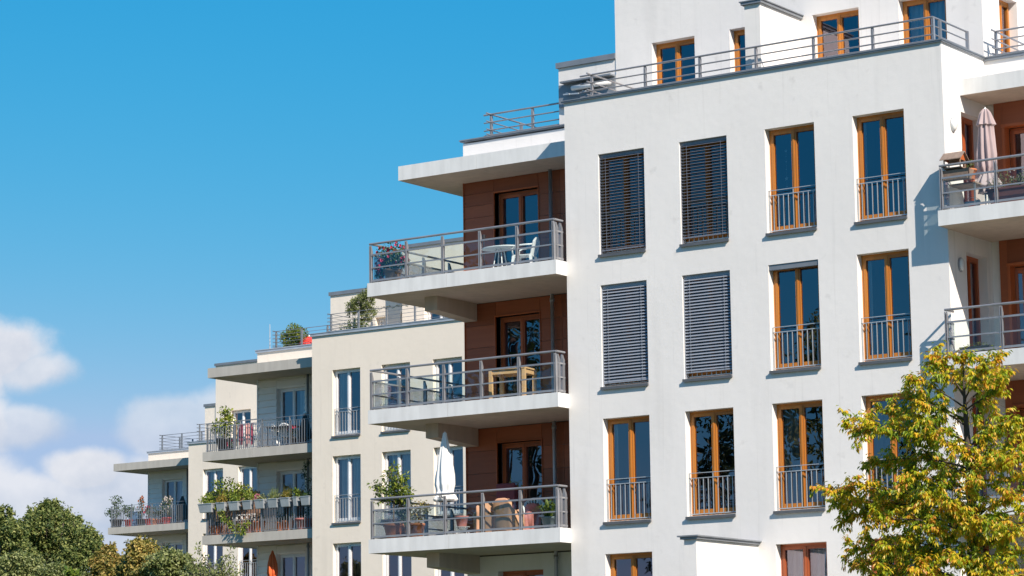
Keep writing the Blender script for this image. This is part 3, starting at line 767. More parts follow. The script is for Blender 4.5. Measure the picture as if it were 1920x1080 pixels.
def potted(loc, label, potmat, r, h, leaf, lobes, n=260, L=0.07, w=0.04, group='potted plants on the balconies', stems=True, flowers=None, name='potted_plant', cat='potted plant', droop=0.3, grass=False):
    t = empty(name, loc, label, cat, group)
    pot('pot', potmat, t, r, h)
    m = MB(); st = MB()
    if grass:
        for _ in range(n):
            a = random.uniform(0, 2*pi); q = random.uniform(0.2, 1)
            p0 = Vector((cos(a)*r*0.5*q, sin(a)*r*0.5*q, h*0.9)); o = Vector((cos(a), sin(a), 0))*grass*q
            hh = grass*random.uniform(0.8, 1.25)*(1.25-q*0.6)
            p1 = p0 + o*0.45 + Vector((0,0,hh*0.8)); p2 = p0 + o*1.05 + Vector((0,0,hh*0.85 - q*q*hh*0.55)); s = Vector((-sin(a), cos(a), 0))*w*0.5
            m.quad(p0-s, p0+s, p1+s*0.8, p1-s*0.8); m.quad(p1-s*0.8, p1+s*0.8, p2+s*0.1, p2-s*0.1)
    tot = sum(l[1] if not hasattr(l[1], '__len__') else sum(l[1])/3 for l in lobes) or 1
    for (c, rad) in lobes:
        rr = rad if not hasattr(rad, '__len__') else sum(rad)/3
        blob_leaves(m, c, rad, int(n*rr/tot), L, w, droop, 0.35)
        if stems:
            c = Vector(c); p0 = Vector((random.uniform(-.2,.2)*r, random.uniform(-.2,.2)*r, h*0.88))
            st.tube([p0, p0.lerp(c, 0.5)+Vector((0.01,0.01,0)), c], [0.012, 0.009, 0.005], 5)
            for _ in range(5):
                d = rdir()*rr*0.8; st.tube([p0.lerp(c, 0.75), c+d], [0.006, 0.003], 4)
    m.build('foliage', leaf, t)
    if stems: st.build('stem', 'stem', t)
    if flowers:
        fm, fn, fr = flowers; f = MB()
        for _ in range(fn):
            c, rad = random.choice(lobes); rad = Vector(rad) if hasattr(rad, '__len__') else Vector((rad,)*3)
            d = rdir(); p = Vector(c)+Vector((d.x*rad.x, d.y*rad.y, abs(d.z)*rad.z if random.random() < .6 else d.z*rad.z))*random.uniform(0.85, 1.1)
            for k in range(5):
                a = 2*pi*k/5; v = Vector((cos(a), -0.6, sin(a))); f.leaf(p, v, Vector((0,-1,0.3)), fr, fr*0.9)
        f.build('blossoms', fm, t)
    return t
def P(L, x, y, z): return (L.x+x, L.y+y, L.z+z)
def px2(L, px, y, z):
    """point on the floor z (house coordinates) of a balcony, at depth y, under image column px"""
    Y = L.y+y; a = at(px, 0, Y); b = at(px, 1080, Y); zz = L.z+z
    f = (zz-a.z)/(b.z-a.z); q = a.lerp(b, f); return (q.x, q.y, zz)

# --- closed parasols
def parasol(loc, label, cloth, H, prof, nfold=9, poler=0.024, base=None, polemat='black', text=None, group='closed parasols', vent=False, depth=0.22):
    t = empty('parasol', loc, label, 'parasol', group)
    m = MB().tube([(0,0,0.05), (0,0,H-0.02)], poler, 10); m.build('pole', polemat, t, smooth=True)
    if base: MB().lathe([(0.24, 0), (0.25, 0.04), (0.06, 0.09), (0.045, 0.22)], (0,0,0), 20).build('base', base, t, smooth=True)
    ph = random.uniform(0, 6)
    def fn(r, z, a): return r*(1 + depth*sin(nfold*a+ph+z*1.3)+0.06*sin(3*a+z*5+ph))
    fin = []
    for i in range(len(prof)-1):
        (r0_, z0), (r1, z1) = prof[i], prof[i+1]
        for k in range(5): fin.append((r0_+(r1-r0_)*k/5, z0+(z1-z0)*k/5))
    fin.append(prof[-1])
    c = MB().lathe([(r, z) for r, z in fin], (0,0,0), 72, fn=fn, cap=False).build('canopy', cloth, t, smooth=True)
    MB().lathe([(0.035, H-0.05), (0.05, H-0.03), (0.05, H), (0.012, H+0.03), (0.01, H+0.045)], (0,0,0), 14).build('finial', 'whitecloth' if cloth != 'orangecloth' else cloth, t, smooth=True)
    return t, c
# --- top left balcony of the white house (floor 12.27)
F1, F2, F3 = 12.27, 9.29, 6.30
potted(px2(L1, 737, 0.02, F1), 'red and pink flowers in a brown pot, far left corner of the top balcony', 'brownpot', 0.21, 0.34, 'green',
  [((-0.20,0,0.70),0.24),((0.12,-0.02,0.74),0.25),((0.0,0,0.54),0.28),((-0.28,0,0.45),0.16),((0.3,0.0,0.47),0.15),((-0.36,-.02,0.26),0.10),((-0.30,-.03,0.08),0.07)], n=1100, L=0.065, w=0.046, flowers=('redf', 95, 0.05), cat='potted flowers')
def monobloc(loc, rz, label, mat='wplastic', group='white plastic chairs', sc=1.0, slats=True):
    t = empty('plastic_chair', loc, label, 'chair', group, rz)
    m = MB()
    for i in range(7): m.box(-0.22+i*0.064, -0.22+i*0.064+0.05, -0.2, 0.22, 0.405, 0.425)
    m.box(-0.23, 0.23, -0.235, -0.2, 0.385, 0.43).box(-0.23, 0.23, 0.2, 0.235, 0.39, 0.425); m.build('seat', mat, t, bevel=0.006)
    for x, y in ((-0.22,-0.2),(0.22,-0.2),(-0.2,0.22),(0.2,0.22)):
        s = 1 if x > 0 else -1; q = -1 if y < 0 else 1
        MB().hexa([(x+s*0.05-0.02,y+q*0.05-0.02,0),(x+s*0.05+0.02,y+q*0.05-0.02,0),(x+s*0.05+0.02,y+q*0.05+0.02,0),(x+s*0.05-0.02,y+q*0.05+0.02,0),
                   (x-0.032,y-0.032,0.40),(x+0.032,y-0.032,0.40),(x+0.032,y+0.032,0.40),(x-0.032,y+0.032,0.40)]).build('leg', mat, t)
    b = MB(); n = 8                                                     # fan of back slats under a bowed top rail
    def bk(u, z): return Vector((u*(0.17+0.07*z/0.45), 0.215+0.13*(z/0.45)-0.05*(1-abs(u))*0, 0.41+z))
    topz = lambda u: 0.44 - 0.13*u*u
    for i in range(n-1):
        u = -0.86+1.72*i/(n-2); b.bar(bk(u, 0), bk(u, topz(u)), 0.036, 0.012)
    for i in range(12):
        u0, u1 = -1+2*i/12, -1+2*(i+1)/12; b.bar(bk(u0, topz(u0)), bk(u1, topz(u1)), 0.02, 0.045)
    for s in (-1, 1): b.bar(bk(s, 0), bk(s, topz(s)+0.0), 0.035, 0.03)
    b.build('backrest', mat, t)
    for s in (-1, 1):
        a = MB().tube([(s*0.24,0.28,0.66),(s*0.275,0.1,0.655),(s*0.275,-0.14,0.645),(s*0.25,-0.23,0.60),(s*0.235,-0.22,0.41)], 0.022, 8); a.build('armrest', mat, t, smooth=True)
    return t
monobloc(px2(L1, 984, 0.62, F1), radians(-75), 'white plastic slatted chair beside the white table on the top balcony').scale = (0.95, 0.95, 0.92)
t = empty('garden_table', px2(L1, 938, 0.40, F1), 'white oblong garden table with a wood toned top by the top balcony door', 'table')
MB().lathe([(0.001,0.705),(0.52,0.705),(0.55,0.715),(0.55,0.735),(0.53,0.745),(0.001,0.747)], (0,0,0), 32).build('tabletop', 'wplastic', t, smooth=False).scale = (1, 0.62, 1)
for a in (0.7, 2.4, 3.9, 5.5):
    MB().tube([(cos(a)*0.1, sin(a)*0.08, 0.70), (cos(a)*0.13, sin(a)*0.1, 0.55), (cos(a)*0.2, sin(a)*0.16, 0.15), (cos(a)*0.36, sin(a)*0.26, 0.01)], 0.017, 8).build('leg', 'wplastic', t, smooth=True)
t.scale = (0.88, 0.88, 0.82)
t = empty('torch', px2(L1, 908, 0.7, F1), 'thin black garden torch on a stick beside the white garden table', 'garden torch')
MB().tube([(0,0,0),(0,0,0.88)], 0.011, 6).build('stick', 'black', t); MB().lathe([(0.02,0.88),(0.04,0.93),(0.045,1.0),(0.02,1.03)], (0,0,0), 12).build('burner', 'black', t)
MB().lathe([(0.12,0),(0.12,0.02),(0.02,0.03)], (0,0,0), 16).build('foot', 'black', t)
# --- middle balcony: pine table
t = empty('wooden_table', px2(L1, 962, 0.45, F2), 'light pine table with square legs standing on the middle balcony', 'table', rz=radians(8))
MB().box(-0.46, 0.46, -0.32, 0.32, 0.72, 0.755).build('tabletop', 'pine', t)
m = MB().box(-0.40, 0.40, -0.285, -0.262, 0.62, 0.719).box(-0.40, 0.40, 0.262, 0.285, 0.62, 0.719).box(-0.435, -0.41, -0.26, 0.26, 0.62, 0.719).box(0.41, 0.435, -0.26, 0.26, 0.62, 0.719); m.build('apron', 'pine', t)
for x in (-1, 1):
    for y in (-1, 1): MB().box(x*0.42-0.038, x*0.42+0.038, y*0.27-0.038, y*0.27+0.038, 0, 0.719).build('leg', 'pine', t)
# --- lower balcony
lem = empty('potted_tree', px2(L1, 738, -0.02, F3), 'tall lemon tree in a terracotta pot at the left end of the lower balcony', 'potted tree')
pot('pot', 'terra', lem, 0.225, 0.36)
m = MB(); m.tube([(0,0,0.32),(0.01,0.0,0.75),(0.03,0,1.0)], [0.022,0.018,0.014], 7)
br = [(-0.50,0.0,1.22),(-0.28,0.02,1.18),(-0.08,0,1.70),(0.02,0.02,1.30),(0.30,0,1.42),(0.20,0.05,1.14),(-0.38,-0.05,1.02),(0.42,0.0,1.30),(-0.15,0.1,1.48),(0.22,-0.1,1.62),(0.40,0,0.98),(-0.05,0.0,1.08)]
lf = MB()
for b_ in br:
    b_ = Vector(b_); mid = Vector((0.03,0,1.0)).lerp(b_, 0.5)+Vector((0,0,-0.05)); m.tube([(0.02,0,0.95), mid, b_], [0.011,0.008,0.004], 5)
    for _ in range(7):
        e = b_.lerp(mid, random.uniform(0, 0.8)) + rdir()*0.13; m.tube([b_.lerp(mid, random.random()*0.6), e], [0.004,0.002], 4)
        for _ in range(11):
            d = rdir(); lf.leaf(e+d*0.055, d+Vector((0,0,-0.35)), Vector((0,-0.3,1))+rdir()*0.6, random.uniform(0.07,0.12), random.uniform(0.035,0.055))
m.build('trunk', 'stem', lem, smooth=True); lf.build('crown', 'lime', lem)
potted(px2(L1, 781, -0.08, F3), 'small reddish bush in a bright terracotta pot, right of the lemon tree', 'terra', 0.195, 0.33, 'ochre', [((-0.05,0,0.62),0.17),((0.14,0,0.70),0.19),((0.05,0,0.5),0.16),((0.28,0,0.66),0.12)], n=330, L=0.065, w=0.035, name='potted_bush')
potted(px2(L1, 756, 0.30, F3), 'dark leaved shrub in a brown pot behind and between the two terracotta pots', 'brownpot', 0.20, 0.34, 'dgreen', [((0.0,0,0.80),0.24),((0.05,0,0.55),0.22),((-0.1,0,0.95),0.16)], n=420, L=0.07, w=0.045, name='potted_bush')
pr, cl = parasol(px2(L1, 836, 0.05, F3), 'closed white parasol with dark lettering on its tied hem, on the lower balcony', 'whitecloth', 2.36,
  [(0.045,2.33),(0.10,2.05),(0.16,1.72),(0.21,1.40),(0.225,1.18),(0.185,1.02),(0.20,0.985),(0.23,0.92),(0.27,0.84),(0.24,0.80),(0.17,0.80)], nfold=8, poler=0.022, base='greypot', depth=0.10)
def text(body, loc, size, parent, rz=0):
    cu = bpy.data.curves.new('lettering', 'FONT'); cu.body = body; cu.size = size; cu.extrude = 0.002; cu.align_x = 'CENTER'; cu.offset = 0.004
    to = bpy.data.objects.new('lettering_curve', cu); COL.objects.link(to)
    dg = bpy.context.evaluated_depsgraph_get(); me = bpy.data.meshes.new_from_object(to.evaluated_get(dg)); bpy.data.objects.remove(to)
    me.materials.clear(); me.materials.append(W['print'])
    o = bpy.data.objects.new('lettering', me); COL.objects.link(o); o.parent = parent; o.location = loc; o.rotation_euler = (radians(90), 0, rz); return o
text('EC', (0.075, -0.268, 0.865), 0.115, pr, radians(8))
# upholstered chairs under peach covers
def coverchair(loc, rz, label, mat, bh=0.98, w=0.30):
    t = empty('covered_armchair', loc, label, 'armchair', 'armchairs under cloth covers', rz)
    m = MB(); n = 40; rows = 14
    for j in range(rows+1):
        v = j/rows; z = bh*v
        for i in range(n):
            a = 2*pi*i/n; ca, sa = cos(a), sin(a)
            ex = abs(ca)**0.5*(1 if ca > 0 else -1); ey = abs(sa)**0.5*(1 if sa > 0 else -1)
            dep = 0.30 if v < 0.60 else 0.30 - 0.24*min(1, (v-0.60)/0.06)
            off = 0.0 if v < 0.60 else (-0.22)*min(1, (v-0.60)/0.06)
            ww = w*(1.06-0.10*v) * (1 if v < 0.86 else math.sqrt(max(0.05, 1-((v-0.86)/0.15)**2*0.55)))
            fold = 1+0.035*sin(a*7+v*2)*(1.2-v)
            zz = z - (0.05*abs(ca)**3 if v > 0.9 else 0)
            m.v.append((ex*ww*fold, ey*dep*fold + off*1.0, zz))
    for j in range(rows):
        for i in range(n):
            i2 = (i+1) % n; m.f.append((j*n+i, j*n+i2, (j+1)*n+i2, (j+1)*n+i))
    m.f.append(tuple(rows*n+i for i in range(n)))
    m.build('cover', mat, t, smooth=True)
    for s in (-1, 1):
        MB().lathe([(0.075, 0.30),(0.085, 0.62),(0.07,0.67),(0.02,0.685)], (s*w*0.86, 0.08, -0.18), 14).build('armrest', mat, t, smooth=True)
    for x, y in ((-.22,-.2),(.22,-.2),(-.22,.2),(.22,.2)): MB().box(x-0.02, x+0.02, y-0.02, y+0.02, -0.001, 0.10).build('leg', 'black', t)
    return t
coverchair(px2(L1, 914, -0.02, F3), radians(38), 'left peach cloth covered armchair, angled, on the lower balcony', 'peach', 0.70, 0.27)
coverchair(px2(L1, 955, -0.02, F3), radians(-6), 'right peach cloth covered armchair with a rounded back on the lower balcony', 'peach', 0.75, 0.27)
coverchair(px2(L1, 985, 0.85, F3), radians(160), 'brown cloth covered armchair in the shade behind the right peach one', 'pinkpot', 0.72)
t = empty('cushion_stack', px2(L1, 951, 1.25, F3), 'plum coloured seat cushions standing upright against the lower balcony door', 'cushions')
for k in range(3): MB().box(-0.26, 0.26, -0.06+k*0.075, 0.01+k*0.075, 0.0, 1.24-0.05*k).build('cushion', 'purple', t, bevel=0.03)
monobloc(px2(L1, 1003, 1.05, F3), radians(35), 'white plastic slatted chair between the armchairs and the grassy plant, lower balcony')
potted(px2(L1, 1030, 0.10, F3), 'grassy green plant in a grey pot at the right end of the lower balcony', 'greypot', 0.17, 0.30, 'lime', [], n=120, w=0.022, grass=0.42, stems=False)
t = empty('plant_stand', px2(L1, 868, 0.30, F3), 'scrolled white wire plant stand holding a brown pot, between the parasol and the armchairs', 'plant stand')
m = MB()
for s in (-1, 1):
    for q in (-1, 1):
        pts = [(s*(0.05+0.09*abs(sin(k/12*pi*1.5)))*(1), q*0.06*(1-k/14), 0.02+0.46*k/12) for k in range(13)]; m.tube(pts, 0.009, 6)
m.tube([(0.16*cos(k*pi/8), 0.16*sin(k*pi/8), 0.48) for k in range(17)], 0.009, 6); m.build('frame', 'wplastic', t); t.scale = (1, 1, 0.45)
t2 = empty('clay_pot', px2(L1, 866, 0.30, F3+0.225), 'empty brown clay pot on the scrolled wire plant stand', 'pot'); pot('body', 'pinkpot', t2, 0.15, 0.24)

# --- right balconies of the white house
RB = lambda px, y, z=F1: px2(L1, px, y, z)
t = empty('side_table', RB(1812, 0.42), 'dark metal side table with a wooden top in the corner of the upper right balcony', 'table', rz=radians(0))
MB().box(-0.36, 0.36, -0.28, 0.28, 0.60, 0.63).build('tabletop', 'hut', t)
for x in (-1, 1):
    for y in (-1, 1): MB().box(x*0.33-0.016, x*0.33+0.016, y*0.25-0.016, y*0.25+0.016, 0, 0.599).build('leg', 'dsteel', t)
MB().box(-0.31, 0.31, -0.255, -0.24, 0.10, 0.13).box(-0.31, 0.31, 0.24, 0.255, 0.10, 0.13).build('stretcher', 'dsteel', t)
t = empty('bird_house', RB(1790, -0.22, F1+0.86), 'wooden bird feeder house with a pitched roof on the corner of the upper right railing', 'bird feeder')
m = MB()
for s in (-1, 1): m.hexa([(-0.24,0,0.335),(0.24,0,0.335),(0.24,s*0.20,0.17),(-0.24,s*0.20,0.17),(-0.24,0,0.353),(0.24,0,0.353),(0.24,s*0.20,0.188),(-0.24,s*0.20,0.188)])
m.build('roof', 'hut', t)
MB().box(-0.20,0.20,-0.13,0.13,0.0,0.02).build('floor', 'hut', t)
m = MB()
for x in (-0.18, 0.18): m.hexa([(x-0.008,-0.12,0.17),(x+0.008,-0.12,0.17),(x+0.008,0.12,0.17),(x-0.008,0.12,0.17),(x-0.008,-0.01,0.325),(x+0.008,-0.01,0.325),(x+0.008,0.01,0.325),(x-0.008,0.01,0.325)])
m.build('gable', 'cladframe', t)
for x in (-0.18, 0.18):
    for y in (-0.11, 0.11): MB().box(x-0.01, x+0.01, y-0.01, y+0.01, 0.02, 0.185).build('post', 'hut', t)
t = empty('hanging_planter', RB(1797, -0.18, F1+0.64), 'long wooden trough planter hanging inside the upper right railing below the bird feeder', 'planter')
MB().hexa([(-0.28,-0.10,0),(0.24,-0.10,0),(0.24,0.10,0),(-0.28,0.10,0),(-0.34,-0.13,0.19),(0.30,-0.13,0.19),(0.30,0.13,0.19),(-0.34,0.13,0.19)]).build('trough', 'hut', t)
MB().box(-0.31, 0.27, -0.11, 0.11, 0.191, 0.20).build('soil', 'soil', t)
f = MB(); blob_leaves(f, (-0.26,0,0.20), 0.07, 40, 0.04, 0.02, 0.5); f.build('foliage', 'dgreen', t)
potted(RB(1818, 0.05, F1+0.66), 'small yellow flowering plant in a round terracotta pot beside the bird feeder', 'terra', 0.15, 0.21, 'green', [((0.0,0,0.26),0.10),((0.05,0,0.34),0.06)], n=70, L=0.045, w=0.02, flowers=('ochre', 6, 0.03))
pk = parasol(RB(1855, 0.75), 'closed dusty pink parasol with a flared hem and small top cape, upper right balcony', 'pinkcloth', 2.46,
  [(0.05,2.46),(0.11,2.38),(0.20,2.10),(0.205,2.08),(0.155,2.07),(0.185,1.75),(0.215,1.40),(0.20,1.10),(0.135,0.98),(0.145,0.95),(0.25,0.78),(0.30,0.66),(0.20,0.62),(0.22,0.52),(0.12,0.50)], nfold=9, base='greypot', poler=0.025, polemat='galv')
pk[0].scale = (0.84, 0.84, 0.915)
t = empty('bucket', RB(1824, 0.95), 'blue plastic bucket standing behind the side table', 'bucket')
MB().lathe([(0.13,0),(0.17,0.34),(0.18,0.345),(0.18,0.36),(0.165,0.36),(0.125,0.02)], (0,0,0), 20, cap=False).build('body', 'bluepl', t, smooth=True)
MB().tube([(0.17*cos(k*pi/10), 0.02, 0.35+0.12*sin(k*pi/10)) for k in range(11)], 0.005, 5).build('handle', 'galv', t)
t = empty('garden_shovel', RB(1826, -0.02, F1+0.02), 'toy shovel with a red handle lying on the floor under the side table', 'toy shovel')
MB().bar((-0.2,0,0.03),(0.06,0,0.10),0.035,0.02).build('handle', 'redcloth', t); MB().lathe([(0.03,0),(0.06,0.05),(0.055,0.12)], (0.1,0,0.06), 12).build('blade', 'greypot', t)
t = empty('long_planter', RB(1902, -0.08), 'long faded red planter full of grey green herbs along the upper right railing', 'planter')
MB().hexa([(-0.46,-0.13,0),(1.3,-0.13,0),(1.3,0.13,0),(-0.46,0.13,0),(-0.52,-0.17,0.32),(1.36,-0.17,0.32),(1.36,0.17,0.32),(-0.52,0.17,0.32)]).build('trough', 'pinkpot', t, bevel=0.01)
MB().box(-0.55,1.39,-0.19,0.19,0.30,0.345).build('rim', 'pinkpot', t, bevel=0.008)
f = MB()
for x, r in ((-0.42,0.16),(-0.22,0.22),(0.02,0.14),(0.22,0.20),(0.45,0.20),(0.8,0.2),(1.1,0.2)): blob_leaves(f, (x,0,0.36+r*0.6), (r,0.16,r*0.95), int(900*r), 0.05, 0.014, -0.3, 0.3)
f.build('foliage', 'olive', t)
f = MB()
for _ in range(46):
    x = random.uniform(-0.1,1.2); p = Vector((x, random.uniform(-.12,.12), random.uniform(0.52,0.78)))
    for k in range(4): f.leaf(p, rdir(), Vector((0,-1,0.2)), 0.024, 0.02)
f.build('blossoms', 'whitef', t)
t = empty('herb_box', RB(1832, 0.35, F2+0.02), 'dark balcony box with small yellow flowers on the floor of the lower right balcony', 'planter')
MB().hexa([(-0.30,-0.09,0),(0.30,-0.09,0),(0.30,0.09,0),(-0.30,0.09,0),(-0.34,-0.12,0.20),(0.34,-0.12,0.20),(0.34,0.12,0.20),(-0.34,0.12,0.20)]).build('trough', 'blackpot', t)
f = MB(); blob_leaves(f, (0,0,0.22), (0.32,0.10,0.05), 110, 0.035, 0.016, -0.2); f.build('foliage', 'lime', t)

# --- second house: top balcony
G1, G2, G3 = 12.20, 9.25, 6.30
B = lambda px, y, z: px2(L2, px, y, z)
potted(B(421, 0.85, G1), 'broad leafy shrub in a black tub at the left of the middle house top balcony', 'blackpot', 0.30, 0.52, 'lime',
  [((0.0,0,1.15),0.34),((-0.3,0,0.95),0.26),((0.32,0,1.05),0.26),((0.05,0,1.45),0.22),((0,0,0.75),0.26)], n=430, L=0.12, w=0.075, name='potted_bush')
t = empty('drying_rack', B(460, 0.75, G1), 'folding laundry rack hung with striped towels on the top balcony of the middle house', 'laundry rack')
m = MB()
for s in (-1, 1):
    m.bar((-0.5, s*0.26, 0.0), (-0.5, -s*0.26, 0.92), 0.018); m.bar((0.5, s*0.26, 0.0), (0.5, -s*0.26, 0.92), 0.018)
m.build('leg_frame', 'galv', t)
m = MB()
for k in range(7): m.bar((-0.55, -0.27+0.09*k, 0.93), (0.55, -0.27+0.09*k, 0.93), 0.010)
m.build('lines', 'galv', t)
for k, (x, wd_, mt, zl) in enumerate([(-0.30,0.16,'ochrecloth',0.16),(-0.08,0.16,'winecloth',0.20),(0.12,0.13,'pinkcloth2',0.12),(0.27,0.14,'pinkcloth2',0.22),(0.42,0.10,'winecloth',0.18),(-0.44,0.07,'whitecloth',0.3)]):
    if mt not in W: W[mt] = simple(mt, {'ochrecloth':(0.62,0.42,0.22),'winecloth':(0.25,0.03,0.07),'pinkcloth2':(0.68,0.33,0.30)}[mt], 0.9, 0, 0.15)
    m = MB(); y = -0.20+0.05*(k % 3); n = 8
    for i in range(n):
        a, b_ = x-wd_/2+wd_*i/n, x-wd_/2+wd_*(i+1)/n; f_ = lambda q: y+0.015*sin(q*60)
        m.quad((a,f_(a),zl),(b_,f_(b_),zl),(b_,f_(b_)*0.9,0.94),(a,f_(a)*0.9,0.94))
    tw = tag(m.build('towel', mt, None, smooth=True, loc=tuple(t.location)), ['ochre towel hanging at the left of the laundry rack','wine red towel hanging next to the ochre one','light pink towel hanging in the middle of the rack','light pink towel hanging right of the middle','narrow wine red towel at the right end of the rack','narrow white cloth at the left end of the rack'][k], 'towel', 'laundry on the drying rack')
potted(B(434, 0.55, G1), 'low pot of red flowers between the leafy shrub and the laundry rack', 'blackpot', 0.13, 0.16, 'green', [((0,0,0.24),0.14)], n=60, L=0.05, flowers=('redf', 9, 0.05), stems=False)
potted(B(548, 0.55, G1), 'red flowers in a dark pot in front of the balcony door of the middle house', 'blackpot', 0.16, 0.28, 'dgreen', [((0,0,0.5),0.20)], n=120, L=0.06, flowers=('redf', 12, 0.055))
for k, x in enumerate((527, 541)): monobloc(B(x, 1.15, G1), radians(150+40*k), 'white plastic chair at the %s of the dark table on the middle house balcony' % ('left', 'right')[k])
t = empty('balcony_table', B(534, 0.85, G1), 'dark folding table between two white chairs on the top balcony of the middle house', 'table')
MB().box(-0.6,0.6,-0.3,0.3,0.70,0.73).build('tabletop', 'black', t)
for x in (-1, 1):
    for y in (-1, 1): MB().box(x*0.55-0.015,x*0.55+0.015,y*0.25-0.015,y*0.25+0.015,0,0.699).build('leg', 'black', t)
parasol(B(572, 0.75, G1), 'short closed dark green parasol in the shaded right corner, top balcony of the middle house', 'darkcloth', 1.15, [(0.03,1.13),(0.16,0.6),(0.22,0.25),(0.10,0.2)], 7, base='blackpot')
# --- second balcony: zinc boxes outside the rail
zx = [(372.5,401,565),(406,425,0),(429,450,0),(455,474,0),(478,498,0),(502,523,0),(526,546,0),(549.5,560,0),(564,583.5,0)]
zp = [('lime',0.24,1.0),('ochre',0.16,0.6),('lime',0.20,0.9),('lime',0.20,0.9),('olive',0.14,0.5),('olive',0.12,0.5),('ochre',0.14,0.7),('lime',0.20,0.8),('green',0.08,0.3)]
words = ['leftmost zinc flower box, bushy and green','second zinc flower box from the left, with reddish shoots','third zinc flower box from the left, with yellow grass','fourth zinc flower box from the left, with feathery yellow foliage','fifth zinc flower box from the left, with pink blossom','sixth zinc flower box from the left, with thin green stalks','seventh zinc flower box from the left, with orange leaves','small round zinc pot between two flower boxes, with lime leaves','rightmost zinc flower box, half in shade, almost bare']
for k, ((a, b_, _), (lm, r, dn)) in enumerate(zip(zx, zp)):
    pa, pb = Vector(B(a+3, 0.14, G2+0.80)), Vector(B(b_, 0.14, G2+0.80)); wd_ = (pb-pa).length; c = (pa+pb)/2
    t = empty('flower_box', c, words[k] + ', on the balcony railing', 'flower box', 'zinc flower boxes along the railing')
    h = wd_/2
    MB().hexa([(-h*0.84,-0.085,0),(h*0.84,-0.085,0),(h*0.84,0.06,0),(-h*0.84,0.06,0),(-h,-0.14,0.30),(h,-0.14,0.30),(h,0.06,0.30),(-h,0.06,0.30)]).box(-h-0.012,h+0.012,-0.152,0.066,0.286,0.312).build('box', 'zinc', t, bevel=0.006)
    f = MB(); 
    for q in range(3): blob_leaves(f, (-h*0.6+h*0.6*q, -0.02, 0.30+r*0.7*random.uniform(.7,1.2)), (h*0.45, 0.13, r*0.9), int(60*dn+25), 0.075, 0.04, 0.1, 0.2)
    if k in (1, 2, 5, 6):
        for _ in range(26 if k != 5 else 50):
            x = random.uniform(-h*.8, h*.8); hh = random.uniform(0.2, 0.50); f.leaf(Vector((x,-0.02,0.3)), Vector((random.uniform(-.35,.35),-0.1,1)), Vector((0,-1,0)), hh, 0.02)
    f.build('foliage', lm, t)
    if k == 4:
        f = MB()
        for _ in range(9):
            p = Vector((random.uniform(-h*.9,h*.3),-0.08,random.uniform(.36,.52)))
            for q in range(5): f.leaf(p, rdir(), Vector((0,-1,0)), 0.06, 0.05)
        f.build('blossoms', 'pinkf', t)
pts = [(-0.1,0,0.0)]
t = empty('climbing_plant', B(405, 0.60, G2), 'tall bushy vine growing behind the flower boxes on the left of the middle house balcony', 'plant')
f = MB(); s_ = MB()
pot('pot', 'terra', t, 0.24, 0.36)
for (x, z, r) in ((0.1,1.75,0.30),(0.55,1.80,0.30),(0.95,1.62,0.28),(-0.35,1.35,0.22),(1.35,1.55,0.25),(0.3,1.45,0.25),(0.8,1.35,0.28),(0,1.1,0.3),(1.55,1.35,0.2)):
    blob_leaves(f, (x,0,z), (r*1.15,0.22,r*0.85), 105, 0.10, 0.065, 0.2, 0.3); s_.tube([(0,0,0.33),(x*0.5,0,z*0.6),(x,0,z)], [0.015,0.012,0.006], 5)
f.build('foliage', 'lime', t); s_.build('stem', 'stem', t)
t = empty('trailing_vine', B(438, 0.08, G2+0.02), 'bright green vine trailing down through the railing bars onto the slab of the middle house', 'plant')
f = MB(); s_ = MB()
for (x, z, r) in ((-0.55,0.75,0.14),(-0.45,0.55,0.16),(-0.22,0.40,0.15),(-0.05,0.25,0.17),(0.2,0.12,0.20),(0.42,0.18,0.20),(0.62,0.30,0.13),(0.45,0.02,0.14)): blob_leaves(f, (x,-0.04,z), (r,0.07,r), 48, 0.085, 0.06, 0.6, 0.2)
s_.tube([(-0.6,0.02,0.8),(-0.4,-0.04,0.5),(0,-0.05,0.25),(0.5,-0.05,0.1)], 0.008, 5); f.build('foliage', 'lime', t); s_.build('stem', 'stem', t)
t = empty('climbing_rose', B(576, 0.65, G2), 'thin dark climber rising beside the balcony door at the right corner of the middle house', 'plant')
f = MB(); s_ = MB(); pot('pot', 'pinkpot', t, 0.22, 0.34)
for k in range(13): blob_leaves(f, (random.uniform(-.16,.12),0,0.5+k*0.15), (0.20-0.008*k,0.12,0.13), 42, 0.06, 0.04, 0.3, 0.2)
s_.tube([(0,0,0.3),(0.03,0,1.2),(0.0,0,2.4)], [0.012,0.01,0.005], 5); f.build('foliage', 'dgreen', t); s_.build('stem', 'stem', t)
t = empty('reed_screen', B(432, 1.0, G2), 'weathered reed privacy screen behind the plants on the middle house balcony', 'screen')
m = MB()
for k in range(95):
    x = -1.1+k*0.026; m.box(x-0.011, x+0.011, -0.012, 0.012, 0.0, 1.62+0.10*noise.noise(Vector((k*0.4,0,0)))-0.12*max(0, (x-0.4)))
m.build('reeds', 'reed', t); MB().bar((-1.12,-0.016,0.5),(1.35,-0.016,0.5),0.01).bar((-1.12,-0.016,1.2),(1.35,-0.016,1.2),0.01).build('wire', 'black', t)
for k, (x, mt, r, h, lb) in enumerate([(485,'terra',0.24,0.42,'large terracotta pot in the middle of the planted balcony'),(470,'pinkpot',0.17,0.30,'smaller faded pot left of the large terracotta pot'),(527,'terra',0.19,0.34,'terracotta pot below the seventh flower box'),(541,'terra',0.20,0.36,'orange terracotta pot near the right of the planted balcony'),(570,'pinkpot',0.30,0.40,'wide faded red tub in the shaded right corner, planted balcony')]):
    potted(B(x, 0.55, G2), lb, mt, r, h, 'dgreen', [((0,0,h+0.15),0.20)], n=110, L=0.07, w=0.035)
t = empty('white_bicycle_rack', B(458, 0.75, G2), 'white wire flower stand behind the trailing vine on the middle house balcony', 'plant stand')
m = MB()
